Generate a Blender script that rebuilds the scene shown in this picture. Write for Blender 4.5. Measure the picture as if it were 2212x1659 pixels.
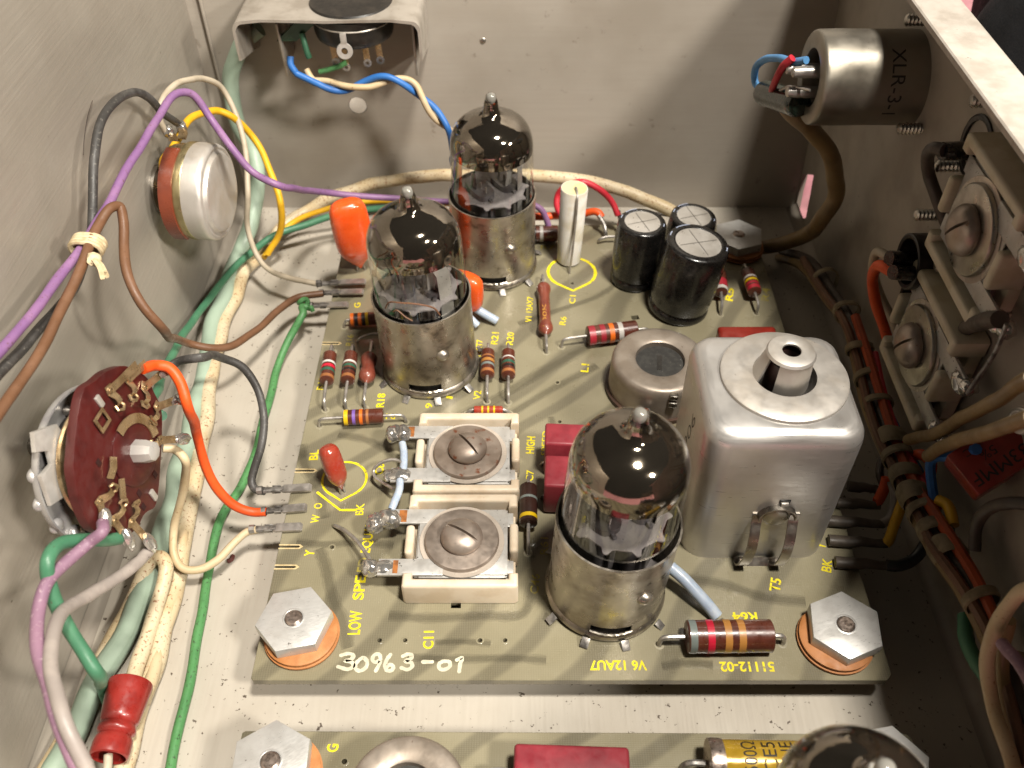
import bpy, bmesh, math, random
from mathutils import Vector, Matrix, Euler
R = math.radians
random.seed(7)
for o in list(bpy.data.objects): bpy.data.objects.remove(o)
scene = bpy.context.scene
COL = scene.collection
# one unit is one centimetre
scene.unit_settings.system = 'METRIC'
scene.unit_settings.scale_length = 0.01

# ------------------------------------------------------------------ camera
CAM = Vector((0.0, -7.96, 16.83)); PITCH = R(45.6)
cam_d = bpy.data.cameras.new('camera'); cam = bpy.data.objects.new('camera', cam_d); COL.objects.link(cam)
cam.location = CAM; cam.rotation_euler = (R(90) - PITCH, 0, 0)
cam_d.sensor_width = 36; cam_d.lens = 36 * 1970.6 / 2212
cam_d.clip_start = 0.1; cam_d.clip_end = 2000
cam_d.dof.use_dof = True; cam_d.dof.focus_distance = 18.5; cam_d.dof.aperture_fstop = 0.30
scene.camera = cam

# ------------------------------------------------------------------ world, lamps, exposure
w = bpy.data.worlds.new('World'); scene.world = w; w.use_nodes = True
w.node_tree.nodes['Background'].inputs[0].default_value = (1.0, 0.90, 0.78, 1)
w.node_tree.nodes['Background'].inputs[1].default_value = 0.034
def lamp(name, loc, target, size, power, col=(1.0, 0.935, 0.835)):
    d = bpy.data.lights.new(name, 'AREA'); d.shape = 'DISK'; d.size = size; d.energy = power; d.color = col
    o = bpy.data.objects.new(name, d); COL.objects.link(o); o.location = loc
    o.rotation_euler = (Vector(target) - Vector(loc)).to_track_quat('-Z', 'Y').to_euler()
    return o
lamp('ceiling_lamp', (17, -10, 82), (0, 7, 0), 10, 102000)
lamp('ceiling_lamp', (44, -34, 62), (0, 9, 0), 11, 72000)
lamp('ceiling_lamp', (62, -22, 40), (-8, 9, 3), 8, 30000)
scene.view_settings.view_transform = 'Standard'
scene.view_settings.look = 'None'
scene.view_settings.gamma = 1
scene.view_settings.exposure = 0.0
scene.cycles.use_denoising = True
scene.cycles.max_bounces = 10
scene.cycles.diffuse_bounces = 2
scene.cycles.transparent_max_bounces = 24
scene.cycles.caustics_reflective = False
scene.cycles.caustics_refractive = False
scene.cycles.sample_clamp_indirect = 4.0

# ------------------------------------------------------------------ helpers
cp, sp = math.cos(PITCH), math.sin(PITCH)
FW = Vector((0, cp, -sp)); UP = Vector((0, sp, cp)); RT = Vector((1, 0, 0))
def ray(u, v): return RT * ((u - 1106) / 1970.6) - UP * ((v - 829.5) / 1970.6) + FW
def at(u, v, ax='z', val=0.8):
    d = ray(u, v); i = 'xyz'.index(ax)
    return CAM + d * ((val - CAM[i]) / d[i])
def at_plane(u, v, p0, n):
    d = ray(u, v); return CAM + d * ((p0 - CAM).dot(n) / d.dot(n))
def zm(x0, y0, wd):
    s = wd / 2212
    return lambda u, v: ((x0 + u * s) / 1.085, (y0 + v * s) / 1.085)
BZ = 0.8          # top of the circuit boards

def lin(h):
    h = h.lstrip('#'); c = [int(h[i:i + 2], 16) / 255 for i in (0, 2, 4)]
    return tuple(x / 12.92 if x < 0.04045 else ((x + 0.055) / 1.055) ** 2.4 for x in c) + (1,)

MATS = {}
def mat(name, col, rough=0.5, metal=0.0, col2=None, nscale=1.2, nlo=0.4, nhi=0.65, bump=0.0, bscale=14, spk=None, sscale=9, slo=0.66, shi=0.70,
        rvar=0.12, coat=0.0, stretch=None, srot=(0, 0, 0), sss=0.0, bdist=0.02, spec=0.5, aniso=None):
    if name in MATS: return MATS[name]
    m = bpy.data.materials.new(name); m.use_nodes = True; MATS[name] = m
    nt = m.node_tree; N = nt.nodes; Lk = nt.links
    b = N['Principled BSDF']
    b.inputs['Metallic'].default_value = metal
    b.inputs['Coat Weight'].default_value = coat; b.inputs['Coat Roughness'].default_value = 0.08
    b.inputs['Specular IOR Level'].default_value = spec
    if sss: b.inputs['Subsurface Weight'].default_value = sss; b.inputs['Subsurface Radius'].default_value = (0.1, 0.07, 0.05); b.inputs['Subsurface Scale'].default_value = 0.6
    tc = N.new('ShaderNodeTexCoord'); oi = N.new('ShaderNodeObjectInfo')
    mul = N.new('ShaderNodeMath'); mul.operation = 'MULTIPLY'; mul.inputs[1].default_value = 37.0
    Lk.new(oi.outputs['Random'], mul.inputs[0])
    add = N.new('ShaderNodeVectorMath'); add.operation = 'ADD'
    Lk.new(tc.outputs['Object'], add.inputs[0]); Lk.new(mul.outputs[0], add.inputs[1])
    co = add.outputs[0]
    def noise(scale, detail=4, src=None, rough=0.55):
        n = N.new('ShaderNodeTexNoise'); n.inputs['Scale'].default_value = scale; n.inputs['Detail'].default_value = detail; n.inputs['Roughness'].default_value = rough
        Lk.new(src or co, n.inputs['Vector']); return n.outputs['Fac']
    def ramp(src, lo, hi):
        r = N.new('ShaderNodeMapRange'); r.interpolation_type = 'SMOOTHSTEP'; r.inputs['From Min'].default_value = lo; r.inputs['From Max'].default_value = hi
        Lk.new(src, r.inputs['Value']); return r.outputs['Result']
    def mix(fac, a, c):
        x = N.new('ShaderNodeMix'); x.data_type = 'RGBA'
        if isinstance(fac, float): x.inputs['Factor'].default_value = fac
        else: Lk.new(fac, x.inputs['Factor'])
        for s, i in ((a, 6), (c, 7)):
            if isinstance(s, tuple): x.inputs[i].default_value = s
            else: Lk.new(s, x.inputs[i])
        return x.outputs[2]
    c = lin(col) if isinstance(col, str) else col
    c2 = lin(col2) if col2 else tuple(x * 0.8 for x in c[:3]) + (1,)
    st = None
    if stretch:
        mp = N.new('ShaderNodeMapping'); mp.inputs['Rotation'].default_value = srot; mp.inputs['Scale'].default_value = stretch
        Lk.new(tc.outputs['Object'], mp.inputs['Vector']); st = mp.outputs[0]
    out = mix(ramp(noise(nscale), nlo, nhi), c, c2)
    if st:
        out = mix(ramp(noise(1.0, 5, st), 0.3, 0.75), out, mix(0.3, out, c2))
    if spk:
        out = mix(ramp(noise(sscale, 3, rough=0.6), slo, shi), out, lin(spk))
    Lk.new(out, b.inputs['Base Color'])
    rr = N.new('ShaderNodeMapRange'); rr.inputs['To Min'].default_value = max(0.02, rough - rvar); rr.inputs['To Max'].default_value = min(1, rough + rvar)
    rr.inputs['From Min'].default_value = 0.3; rr.inputs['From Max'].default_value = 0.7
    Lk.new(noise(nscale * 2.7, 3, st), rr.inputs['Value']); Lk.new(rr.outputs[0], b.inputs['Roughness'])
    if bump:
        bp = N.new('ShaderNodeBump'); bp.inputs['Strength'].default_value = bump; bp.inputs['Distance'].default_value = bdist
        Lk.new(noise(bscale, 4, st), bp.inputs['Height']); Lk.new(bp.outputs[0], b.inputs['Normal'])
    return m

def glass_mat():
    m = bpy.data.materials.new('tube_glass'); m.use_nodes = True; nt = m.node_tree; N = nt.nodes; Lk = nt.links
    N.remove(N['Principled BSDF'])
    tr = N.new('ShaderNodeBsdfTransparent'); tr.inputs[0].default_value = (0.93, 0.925, 0.905, 1)
    gl = N.new('ShaderNodeBsdfGlossy'); gl.inputs['Roughness'].default_value = 0.015; gl.inputs['Color'].default_value = (1, 1, 1, 1)
    fr = N.new('ShaderNodeLayerWeight'); fr.inputs['Blend'].default_value = 0.28
    mr = N.new('ShaderNodeMapRange'); mr.inputs['To Min'].default_value = 0.05; mr.inputs['To Max'].default_value = 0.8
    Lk.new(fr.outputs['Facing'], mr.inputs['Value'])
    pw = N.new('ShaderNodeMath'); pw.operation = 'POWER'; pw.inputs[1].default_value = 1.6; Lk.new(mr.outputs[0], pw.inputs[0])
    mx = N.new('ShaderNodeMixShader'); Lk.new(pw.outputs[0], mx.inputs[0]); Lk.new(tr.outputs[0], mx.inputs[1]); Lk.new(gl.outputs[0], mx.inputs[2])
    Lk.new(mx.outputs[0], N['Material Output'].inputs[0]); return m
def getter_mat():
    m = bpy.data.materials.new('getter_flash'); m.use_nodes = True; nt = m.node_tree; N = nt.nodes; Lk = nt.links
    b = N['Principled BSDF']; b.inputs['Metallic'].default_value = 0.965; b.inputs['Roughness'].default_value = 0.07
    tc = N.new('ShaderNodeTexCoord'); sx = N.new('ShaderNodeSeparateXYZ'); Lk.new(tc.outputs['Object'], sx.inputs[0])
    n = N.new('ShaderNodeTexNoise'); n.inputs['Scale'].default_value = 1.6; n.inputs['Detail'].default_value = 5; Lk.new(tc.outputs['Object'], n.inputs['Vector'])
    ma = N.new('ShaderNodeMath'); ma.operation = 'MULTIPLY_ADD'; ma.inputs[1].default_value = 0.30; Lk.new(n.outputs['Fac'], ma.inputs[0]); Lk.new(sx.outputs['Z'], ma.inputs[2])
    lo = N.new('ShaderNodeMapRange'); lo.interpolation_type = 'SMOOTHSTEP'; lo.inputs['From Min'].default_value = 3.52; lo.inputs['From Max'].default_value = 3.86; Lk.new(ma.outputs[0], lo.inputs['Value'])
    hi = N.new('ShaderNodeMapRange'); hi.interpolation_type = 'SMOOTHSTEP'; hi.inputs['From Min'].default_value = 5.10; hi.inputs['From Max'].default_value = 5.24; hi.inputs['To Min'].default_value = 1; hi.inputs['To Max'].default_value = 0; Lk.new(ma.outputs[0], hi.inputs['Value'])
    mu = N.new('ShaderNodeMath'); mu.operation = 'MULTIPLY'; Lk.new(lo.outputs[0], mu.inputs[0]); Lk.new(hi.outputs[0], mu.inputs[1])
    Lk.new(mu.outputs[0], b.inputs['Alpha'])
    cr = N.new('ShaderNodeMix'); cr.data_type = 'RGBA'; cr.inputs[6].default_value = (0.36, 0.31, 0.25, 1); cr.inputs[7].default_value = (0.16, 0.135, 0.11, 1)
    Lk.new(n.outputs['Fac'], cr.inputs['Factor']); Lk.new(cr.outputs[2], b.inputs['Base Color'])
    n2 = N.new('ShaderNodeTexNoise'); n2.inputs['Scale'].default_value = 1.7; n2.inputs['Detail'].default_value = 2.5; n2.inputs['Distortion'].default_value = 1.2; Lk.new(tc.outputs['Object'], n2.inputs['Vector'])
    bp = N.new('ShaderNodeBump'); bp.inputs['Strength'].default_value = 0.12; bp.inputs['Distance'].default_value = 0.06; Lk.new(n2.outputs['Fac'], bp.inputs['Height']); Lk.new(bp.outputs[0], b.inputs['Normal'])
    return m
def mica_mat():
    m = mat('mica', '#b3adae', rough=0.35, col2='#9a9496', nscale=4, nlo=.3, nhi=.7, bump=0.1, bscale=20); b = m.node_tree.nodes['Principled BSDF']; b.inputs['Alpha'].default_value = 0.5; return m

class G:
    """collects shapes, then links them as one mesh object"""
    def __init__(s): s.v = []; s.f = []
    def add(s, v, f, M=None):
        k = len(s.v); s.v += [M @ Vector(p) if M else Vector(p) for p in v]; s.f += [tuple(i + k for i in t) for t in f]; return s
    def bm(s, bm, M=None):
        bm.verts.index_update(); s.add([x.co.copy() for x in bm.verts], [[x.index for x in f.verts] for f in bm.faces], M); bm.free(); return s
    def box(s, c, d, bev=0.0, M=None, seg=2):
        bm = bmesh.new(); bmesh.ops.create_cube(bm, size=1)
        for x in bm.verts: x.co = Vector((x.co.x * d[0] + c[0], x.co.y * d[1] + c[1], x.co.z * d[2] + c[2]))
        if bev: bmesh.ops.bevel(bm, geom=bm.edges[:], offset=bev, segments=seg, affect='EDGES', profile=0.5)
        return s.bm(bm, M)
    def prism(s, poly, z0, z1, bev=0.0, M=None, seg=2):
        bm = bmesh.new(); lo = [bm.verts.new((x, y, z0)) for x, y in poly]; hi = [bm.verts.new((x, y, z1)) for x, y in poly]
        n = len(poly); bm.faces.new(lo[::-1]); top = bm.faces.new(hi)
        for i in range(n): bm.faces.new((lo[i], lo[(i + 1) % n], hi[(i + 1) % n], hi[i]))
        bmesh.ops.recalc_face_normals(bm, faces=bm.faces[:])
        if bev: bmesh.ops.bevel(bm, geom=[e for e in bm.edges if len(e.link_faces) == 2 and top in e.link_faces], offset=bev, segments=seg, affect='EDGES', profile=0.5)
        return s.bm(bm, M)
    def lathe(s, prof, n=32, M=None, skip=None, closed=False):
        v = []; f = []
        for r, z in prof:
            for i in range(n):
                a = 2 * math.pi * i / n; v.append((r * math.cos(a), r * math.sin(a), z))
        m = len(prof)
        for j in range(m if closed else m - 1):
            j2 = (j + 1) % m
            for i in range(n):
                if skip and skip(j, (i + 0.5) * 360 / n): continue
                i2 = (i + 1) % n; f.append((j * n + i, j * n + i2, j2 * n + i2, j2 * n + i))
        return s.add(v, f, M)
    def loft(s, rings, M=None, cap0=True, cap1=True):
        n = len(rings[0]); v = [p for r in rings for p in r]; f = []
        for j in range(len(rings) - 1):
            for i in range(n):
                i2 = (i + 1) % n; f.append((j * n + i, j * n + i2, (j + 1) * n + i2, (j + 1) * n + i))
        if cap0: f.append(tuple(range(n))[::-1])
        if cap1: f.append(tuple((len(rings) - 1) * n + i for i in range(n)))
        return s.add(v, f, M)
    def tube(s, pts, r, n=10, M=None, closed=False, cap=True, flat=None):
        pts = [Vector(p) for p in pts]; rad = r if isinstance(r, (list, tuple)) else [r] * len(pts); rings = []; m = len(pts)
        ref = None
        for i, p in enumerate(pts):
            if closed: t = pts[(i + 1) % m] - pts[i - 1]
            else: t = pts[min(i + 1, m - 1)] - pts[max(i - 1, 0)]
            t.normalize()
            if ref is None:
                ref = Vector((0, 0, 1)) if abs(t.z) < 0.9 else Vector((1, 0, 0))
            a = (ref - t * ref.dot(t)).normalized(); b = t.cross(a); ref = a
            fl = flat or 1.0
            rings.append([p + (a * math.cos(q) * fl + b * math.sin(q)) * rad[i] for q in (2 * math.pi * k / n for k in range(n))])
        if closed: rings.append(rings[0])
        return s.loft(rings, M, cap and not closed, cap and not closed)
    def strip(s, pts, wd, th, side, M=None):
        """a bent flat strip: centre line pts, width wd along side, thickness th"""
        side = Vector(side).normalized(); pts = [Vector(p) for p in pts]; rings = []
        for i, p in enumerate(pts):
            t = (pts[min(i + 1, len(pts) - 1)] - pts[max(i - 1, 0)]).normalized(); nn = t.cross(side).normalized()
            ww = wd[i] if isinstance(wd, (list, tuple)) else wd
            rings.append([p + side * (ww / 2) + nn * th / 2, p - side * (ww / 2) + nn * th / 2, p - side * (ww / 2) - nn * th / 2, p + side * (ww / 2) - nn * th / 2])
        return s.loft(rings, M)
    def blob(s, c, sc, seed=0, amp=0.18, sub=3, M=None):
        bm = bmesh.new(); bmesh.ops.create_icosphere(bm, subdivisions=sub, radius=1)
        from mathutils import noise
        for x in bm.verts:
            k = 1 + amp * noise.noise(x.co * 1.6 + Vector((seed * 3.1, seed * 1.7, seed))) + amp * .5 * noise.noise(x.co * 3.7 + Vector((seed, seed * 2.2, seed)))
            x.co = Vector((x.co.x * sc[0] * k + c[0], x.co.y * sc[1] * k + c[1], x.co.z * sc[2] * k + c[2]))
        return s.bm(bm, M)
    def build(s, name, m, parent=None, loc=None, rot=None, angle=38, merge=True):
        if parent is None and loc is None:
            lo = Vector((min(p.x for p in s.v), min(p.y for p in s.v), min(p.z for p in s.v))); hi = Vector((max(p.x for p in s.v), max(p.y for p in s.v), max(p.z for p in s.v)))
            loc = Vector(((lo.x + hi.x) / 2, (lo.y + hi.y) / 2, lo.z)); s.v = [p - loc for p in s.v]
        me = bpy.data.meshes.new(name); me.from_pydata([tuple(p) for p in s.v], [], s.f); me.update()
        bm = bmesh.new(); bm.from_mesh(me)
        if merge: bmesh.ops.remove_doubles(bm, verts=bm.verts, dist=1e-4)
        bmesh.ops.recalc_face_normals(bm, faces=bm.faces); bm.to_mesh(me); bm.free()
        for p in me.polygons: p.use_smooth = True
        me.set_sharp_from_angle(angle=R(angle))
        me.materials.append(m)
        o = bpy.data.objects.new(name, me); COL.objects.link(o)
        if parent: o.parent = parent
        if loc is not None: o.location = loc
        if rot is not None: o.rotation_euler = rot
        return o

def tag(o, label=None, cat=None, group=None, kind=None):
    if label: o['label'] = label
    if cat: o['category'] = cat
    if group: o['group'] = group
    if kind: o['kind'] = kind
    return o
def thing(name, label, cat, loc=(0, 0, 0), rot=(0, 0, 0), group=None):
    o = bpy.data.objects.new(name, None); COL.objects.link(o); o.location = loc; o.rotation_euler = rot; o.empty_display_size = 0.5
    return tag(o, label, cat, group)
def copy_tree(o, parent=None):
    c = o.copy(); COL.objects.link(c); c.parent = parent
    for ch in [x for x in bpy.data.objects if x.parent == o]: copy_tree(ch, c)
    return c
def spline(pts, k=7, closed=False):
    pts = [Vector(p) for p in pts]; out = []; n = len(pts)
    if n == 2: return pts
    for i in range(n - 1):
        p0 = pts[i - 1] if i > 0 else pts[0] * 2 - pts[1]; p1 = pts[i]; p2 = pts[i + 1]; p3 = pts[i + 2] if i + 2 < n else pts[-1] * 2 - pts[-2]
        for j in range(k):
            t = j / k; d0 = (p1 - p0).length ** .5 + 1e-6; d1 = (p2 - p1).length ** .5 + 1e-6; d2 = (p3 - p2).length ** .5 + 1e-6
            m1 = (p2 - p1) / d1 - (p2 - p0) / (d0 + d1) + (p1 - p0) / d0; m2 = (p3 - p2) / d2 - (p3 - p1) / (d1 + d2) + (p2 - p1) / d1
            m1 *= d1; m2 *= d1
            out.append(p1 * (2 * t ** 3 - 3 * t * t + 1) + m1 * (t ** 3 - 2 * t * t + t) + p2 * (-2 * t ** 3 + 3 * t * t) + m2 * (t ** 3 - t * t))
    out.append(pts[-1]); return out
from mathutils import noise as mnoise
def noise3(v): return mnoise.noise(v)
def path(spec, k=7): return spline([at(*p) if len(p) == 4 else Vector(p) for p in spec], k)
def wire(name, label, spec, r, m, group='insulated wires', cat='wire', k=7):
    p = path(spec, k); sd = len(label) * 1.37; jt = []
    for i, q in enumerate(p):      # hand-laid wire is never quite even
        e = min(1, i / 4, (len(p) - 1 - i) / 4)
        jt.append(q + e * Vector((noise3(q * .9 + Vector((sd, 0, 0))), noise3(q * .9 + Vector((0, sd, 0))), noise3(q * .9 + Vector((0, 0, sd))))) * r * .55)
    rad = [r * (1 + .07 * noise3(q * 1.7 + Vector((sd, sd, 0)))) for q in p]
    return tag(G().tube(jt, rad, 12).build(name, m), label, cat, group)
def rrect(w_, h_, r, n=5):
    o = []
    for cx, cy, a0 in ((w_ / 2 - r, h_ / 2 - r, 0), (-w_ / 2 + r, h_ / 2 - r, 90), (-w_ / 2 + r, -h_ / 2 + r, 180), (w_ / 2 - r, -h_ / 2 + r, 270)):
        for i in range(n + 1):
            a = R(a0 + 90 * i / n); o.append((cx + r * math.cos(a), cy + r * math.sin(a)))
    return o
def cut(o, cutters):
    """boolean all cutter shapes (one G) out of o"""
    c = cutters.build('cutter', MATS['steel'], loc=(0, 0, 0), merge=True)
    md = o.modifiers.new('cut', 'BOOLEAN'); md.operation = 'DIFFERENCE'; md.object = c; md.solver = 'EXACT'; md.use_self = True
    dg = bpy.context.evaluated_depsgraph_get(); me = bpy.data.meshes.new_from_object(o.evaluated_get(dg))
    o.modifiers.clear(); o.data = me; bpy.data.objects.remove(c)
    for p in me.polygons: p.use_smooth = True
    me.set_sharp_from_angle(angle=R(38))
def text(s, p0, p1, h, m, parent, name='printed_label', up=(0, 0, 1), lift=0.004, off=0.026, xf=None):
    """flat print: reads from p0 to p1 along its middle line, letter height h, on a surface facing up"""
    c = bpy.data.curves.new('print', 'FONT'); c.body = s; c.size = 1; c.offset = off if h > .185 else off * .5; c.resolution_u = 3
    t = bpy.data.objects.new('print', c); COL.objects.link(t); dg = bpy.context.evaluated_depsgraph_get()
    me = bpy.data.meshes.new_from_object(t.evaluated_get(dg)); bpy.data.objects.remove(t)
    xs = [q.co.x for q in me.vertices]; ys = [q.co.y for q in me.vertices]
    p0 = Vector(p0); p1 = Vector(p1); d = p1 - p0; L = d.length; ex = d.normalized(); ez = Vector(up).normalized(); ez = (ez - ex * ez.dot(ex)).normalized(); ey = ez.cross(ex)
    sx = L / (max(xs) - min(xs)); sy = h / 0.73; y0 = 0.365
    for q in me.vertices:
        q.co = p0 + ex * ((q.co.x - min(xs)) * sx) + ey * ((q.co.y - y0) * sy) + ez * lift
    me.materials.clear(); me.materials.append(m)
    o = bpy.data.objects.new(name, me); COL.objects.link(o)
    if parent:
        o.parent = parent; bpy.context.view_layer.update(); o.matrix_parent_inverse = parent.matrix_world.inverted()
    return o
def stroke(name, lines, wd, m, parent, z, cap=True):
    """painted line on a board: polylines of (x, y)"""
    g = G()
    for ln in lines:
        pts = [Vector((x, y, z)) for x, y in ln]; n = len(pts); rings = []; v = []; f = []
        closed = (pts[0] - pts[-1]).length < 1e-4
        for i, p in enumerate(pts):
            a = pts[i - 1] if i > 0 else (pts[-2] if closed else pts[0]); b = pts[i + 1] if i < n - 1 else (pts[1] if closed else pts[-1])
            t = (b - a).normalized(); nn = Vector((-t.y, t.x, 0)); ww = wd * (0.85 + 0.3 * random.random())
            v += [p + nn * ww / 2, p - nn * ww / 2]
        f = [(2 * i, 2 * i + 1, 2 * i + 3, 2 * i + 2) for i in range(n - 1)]
        g.add(v, f)
        if cap and not closed:
            for p in (pts[0], pts[-1]):
                q = [p + Vector((math.cos(a), math.sin(a), 0)) * wd / 2 + Vector((0, 0, 0.0006)) for a in (i * math.pi / 5 for i in range(10))]; g.add(q, [tuple(range(10))])
    return g.build(name, m, parent, loc=(0, 0, 0), merge=False)

# ------------------------------------------------------------------ materials
M_wall = mat('plated_steel_wall', '#9d968b', 0.42, 0.2, '#928a7f', nscale=0.35, nlo=0.35, nhi=0.7, bump=0.25, bscale=1.0, stretch=(0.6, 0.4, 13), spk='#5a4f42', sscale=3.2, slo=0.74, shi=0.80)
M_back = mat('plated_steel_back', '#aba398', 0.5, 0.1, '#a0978b', nscale=0.4, nlo=0.35, nhi=0.7, bump=0.05, bscale=1.0, stretch=(0.35, 1, 10), spk='#746a5e', sscale=2.6, slo=0.64, shi=0.86)
M_floor = mat('plated_steel_floor', '#b9b2a6', 0.42, 0.12, '#b0a89b', nscale=0.5, nlo=0.35, nhi=0.7, bump=0.03, bscale=1.0, stretch=(16, 0.5, 1), spk='#5a5046', sscale=9, slo=0.65, shi=0.70)
M_right = mat('plated_steel_right', '#a79e92', 0.5, 0.05, '#92897d', nscale=0.5, spk='#4a4036', sscale=8, slo=0.72, shi=0.77)
M_steel = mat('steel', '#b5b0a8', 0.34, 1.0, '#8f8980', nscale=1.5, spk='#5a5046', sscale=6, slo=0.7, shi=0.8, bump=0.03)
M_alu = mat('aluminium', '#cfccc8', 0.38, 0.72, '#c6c2bd', nscale=1.0, bump=0.015, bscale=1.0, stretch=(0.5, 0.5, 9), spk='#77706a', sscale=11, slo=0.73, shi=0.77)
M_alu2 = mat('aluminium_cap', '#cbc6bf', 0.45, 0.6, '#c0b8ad', nscale=1.2, spk='#6a5f52', sscale=13, slo=0.72, shi=0.75, bump=0.04)
M_nut = mat('cut_aluminium', '#cfcecb', 0.38, 0.5, '#c0beba', nscale=2.5, bump=0.08, bscale=1.0, stretch=(1.2, 14, 1), srot=(0, 0, R(20)), spk='#6f6a66', sscale=9, slo=0.7, shi=0.76)
M_thread = mat('threaded_brass', '#b5a69c', 0.35, 0.9, '#94857a', nscale=6, bump=0.1)
M_tin = mat('tinned_shield', '#bcb5a9', 0.33, 0.9, '#8a8073', nscale=1.3, nlo=0.35, nhi=0.7, bump=0.06, bscale=8, spk='#4a4238', sscale=2.6, slo=0.55, shi=0.85, rvar=0.14)
M_solder = mat('solder', '#c8c5c0', 0.2, 0.85, '#aca8a2', nscale=2, bump=0.05, bscale=5, rvar=.06)
M_lead = mat('lead_wire', '#bdb8b2', 0.4, 0.75, '#9c9791', nscale=3, bump=0.05)
M_dull = mat('dull_terminal', '#9d9994', 0.42, 0.75, '#5f5b57', nscale=4, bump=0.15, bscale=10)
M_brass = mat('brass', '#bda580', 0.32, 0.8, '#987f5c', nscale=3, bump=0.06)
M_rusty = mat('rusty_steel', '#9c8e82', 0.5, 0.6, '#8a7b6e', nscale=2, spk='#7d4a30', sscale=4.5, slo=0.58, shi=0.72, bump=0.05)
M_screw = mat('screw_nickel', '#a89b90', 0.42, 0.7, '#94877c', nscale=2, spk='#7a5c48', sscale=8, slo=0.66, shi=0.75, bump=0.04)
M_stn = mat('trimmer_leaf', '#bdbbb7', 0.42, 0.4, '#b0ada8', nscale=3, spk='#4a453f', sscale=15, slo=0.655, shi=0.69)
M_ceramic = mat('cream_ceramic', '#d6c7b1', 0.45, 0, '#cbb9a0', nscale=2, spk='#8f7a60', sscale=6, slo=0.72, shi=0.82, sss=0.15, bump=0.03)
M_ceram2 = mat('grey_ceramic', '#cfc6b0', 0.5, 0, '#bfb398', nscale=2, spk='#5a4d3c', sscale=7, slo=0.72, shi=0.8, bump=0.04)
M_orange = mat('orange_epoxy', '#e85a22', 0.3, 0, '#e0501a', nscale=2, coat=0.4, bump=0.03, bscale=6)
M_redepoxy = mat('red_epoxy', '#9a4434', 0.22, 0, '#98301f', nscale=3, coat=0.6, bump=0.04, bscale=8)
M_redcap = mat('red_capacitor', '#8a2f38', 0.46, 0, '#7a262f', nscale=2.5, spk='#5e1519', sscale=7, slo=0.72, shi=0.78, bump=0.06)
M_redcap2 = mat('bright_red_capacitor', '#86271c', 0.4, 0, '#761f15', nscale=2.5, coat=0.3)
M_black = mat('black_sleeve', '#141312', 0.28, 0, '#1d1b1a', nscale=3, coat=0.3)
M_bakelite = mat('black_bakelite', '#1b1917', 0.4, 0, '#2b2723', nscale=3, spk='#5a5046', sscale=9, slo=0.7, shi=0.8)
M_ink = mat('black_ink', '#1d1a18', 0.6)
M_pad = mat('track_pad', '#98917a', .5)
M_white = mat('white_print', '#d8d6d0', 0.55, 0, '#c4c2ba', nscale=4)
M_vent = mat('capacitor_top', '#d0ccc6', 0.38, 0.55, '#bdb8b0', nscale=2, bump=0.05)
M_brown = mat('brown_resistor', '#5c2f22', 0.32, 0, '#4d251a', nscale=3, coat=0.35, bump=0.03)
M_dip = mat('dipped_brown', '#7d4030', 0.36, 0, '#6b3226', nscale=3, coat=0.35, bump=0.05, bscale=8)
M_milk = mat('milky_sleeve', '#b4bfcc', 0.35, 0, '#a3b0c2', nscale=3, sss=0.5)
M_creamtube = mat('cream_paper_tube', '#dedad2', 0.5, 0, '#c9c1ae', nscale=1.5, sss=0.2)
M_wax = mat('cream_wax', '#d6cba2', 0.45, 0, '#c8bb8c', nscale=2, sss=0.2)
M_yel = mat('yellow_ink', '#eddb1c', 0.55, 0, '#dcc814', nscale=6, spk='#8f8448', sscale=14, slo=0.58, shi=0.70)
M_paint = mat('white_paint', '#bfb9a4', 0.45, 0, '#d8d2ba', nscale=6)
M_gum = mat('orange_rubber', '#b87c4a', 0.6, 0, '#a46a38', nscale=2, bump=0.05, sss=0.1)
M_cut = mat('routed_edge', '#cdb98e', 0.8, 0, '#b8a274', nscale=9, bump=0.3, bscale=20)
M_wafer = mat('red_phenolic', '#481614', 0.42, 0, '#3a0f0e', nscale=2, spk='#562624', sscale=6, slo=0.7, shi=0.8, coat=0.2, bump=0.03)
M_ferrite = mat('ferrite', '#2e2d2b', 0.6, 0, '#3b3a37', nscale=8, spk='#7a776f', sscale=18, slo=0.66, shi=0.72)
M_shellm = mat('can_dull', '#a79c90', 0.45, 0.6, '#95897c', nscale=1.5, spk='#5c4636', sscale=9, slo=0.7, shi=0.76, bump=0.04)
M_plate = mat('anode_grey', '#7d7a7e', 0.4, 0.6, '#5a5759', nscale=2)
M_pink = mat('pink_cloth', '#c98f96', 0.85, 0, '#bb7f88', nscale=1.5, bump=0.3, bscale=12)
M_cloth = mat('black_cloth', '#15161a', 0.9, 0, '#1d1e22', nscale=2, bump=0.4, bscale=16)
M_yfilm = mat('yellow_film', '#b5922e', 0.2, 0.2, '#a58426', nscale=2, coat=0.6)
M_crimp = mat('red_nylon', '#8f2a24', 0.34, 0, '#80211c', nscale=3, sss=0.3, coat=0.2)
M_lace = mat('lacing_cord', '#c9b896', 0.7, 0, '#b09c78', nscale=5, bump=0.2, bscale=16)
M_dimlace = mat('grubby_lacing', '#8f8268', 0.7, 0, '#776a52', nscale=4, bump=0.2)
def ins(name, c, c2=None, spk='#4b3a2c', slo=0.70, shi=0.78, rough=0.5): return mat('insulation_' + name, c, rough, 0, c2, nscale=1.3, spk=spk, sscale=15, slo=slo - .05, shi=shi, bump=0.2, bscale=14)
I_purple = ins('purple', '#7b5884', '#8a668c', '#6a4a52', .62, .76); I_black = ins('black', '#353331', '#4c4a48', '#77736c', 0.62, 0.80); I_brown = ins('brown', '#64452f', '#72523c')
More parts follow.
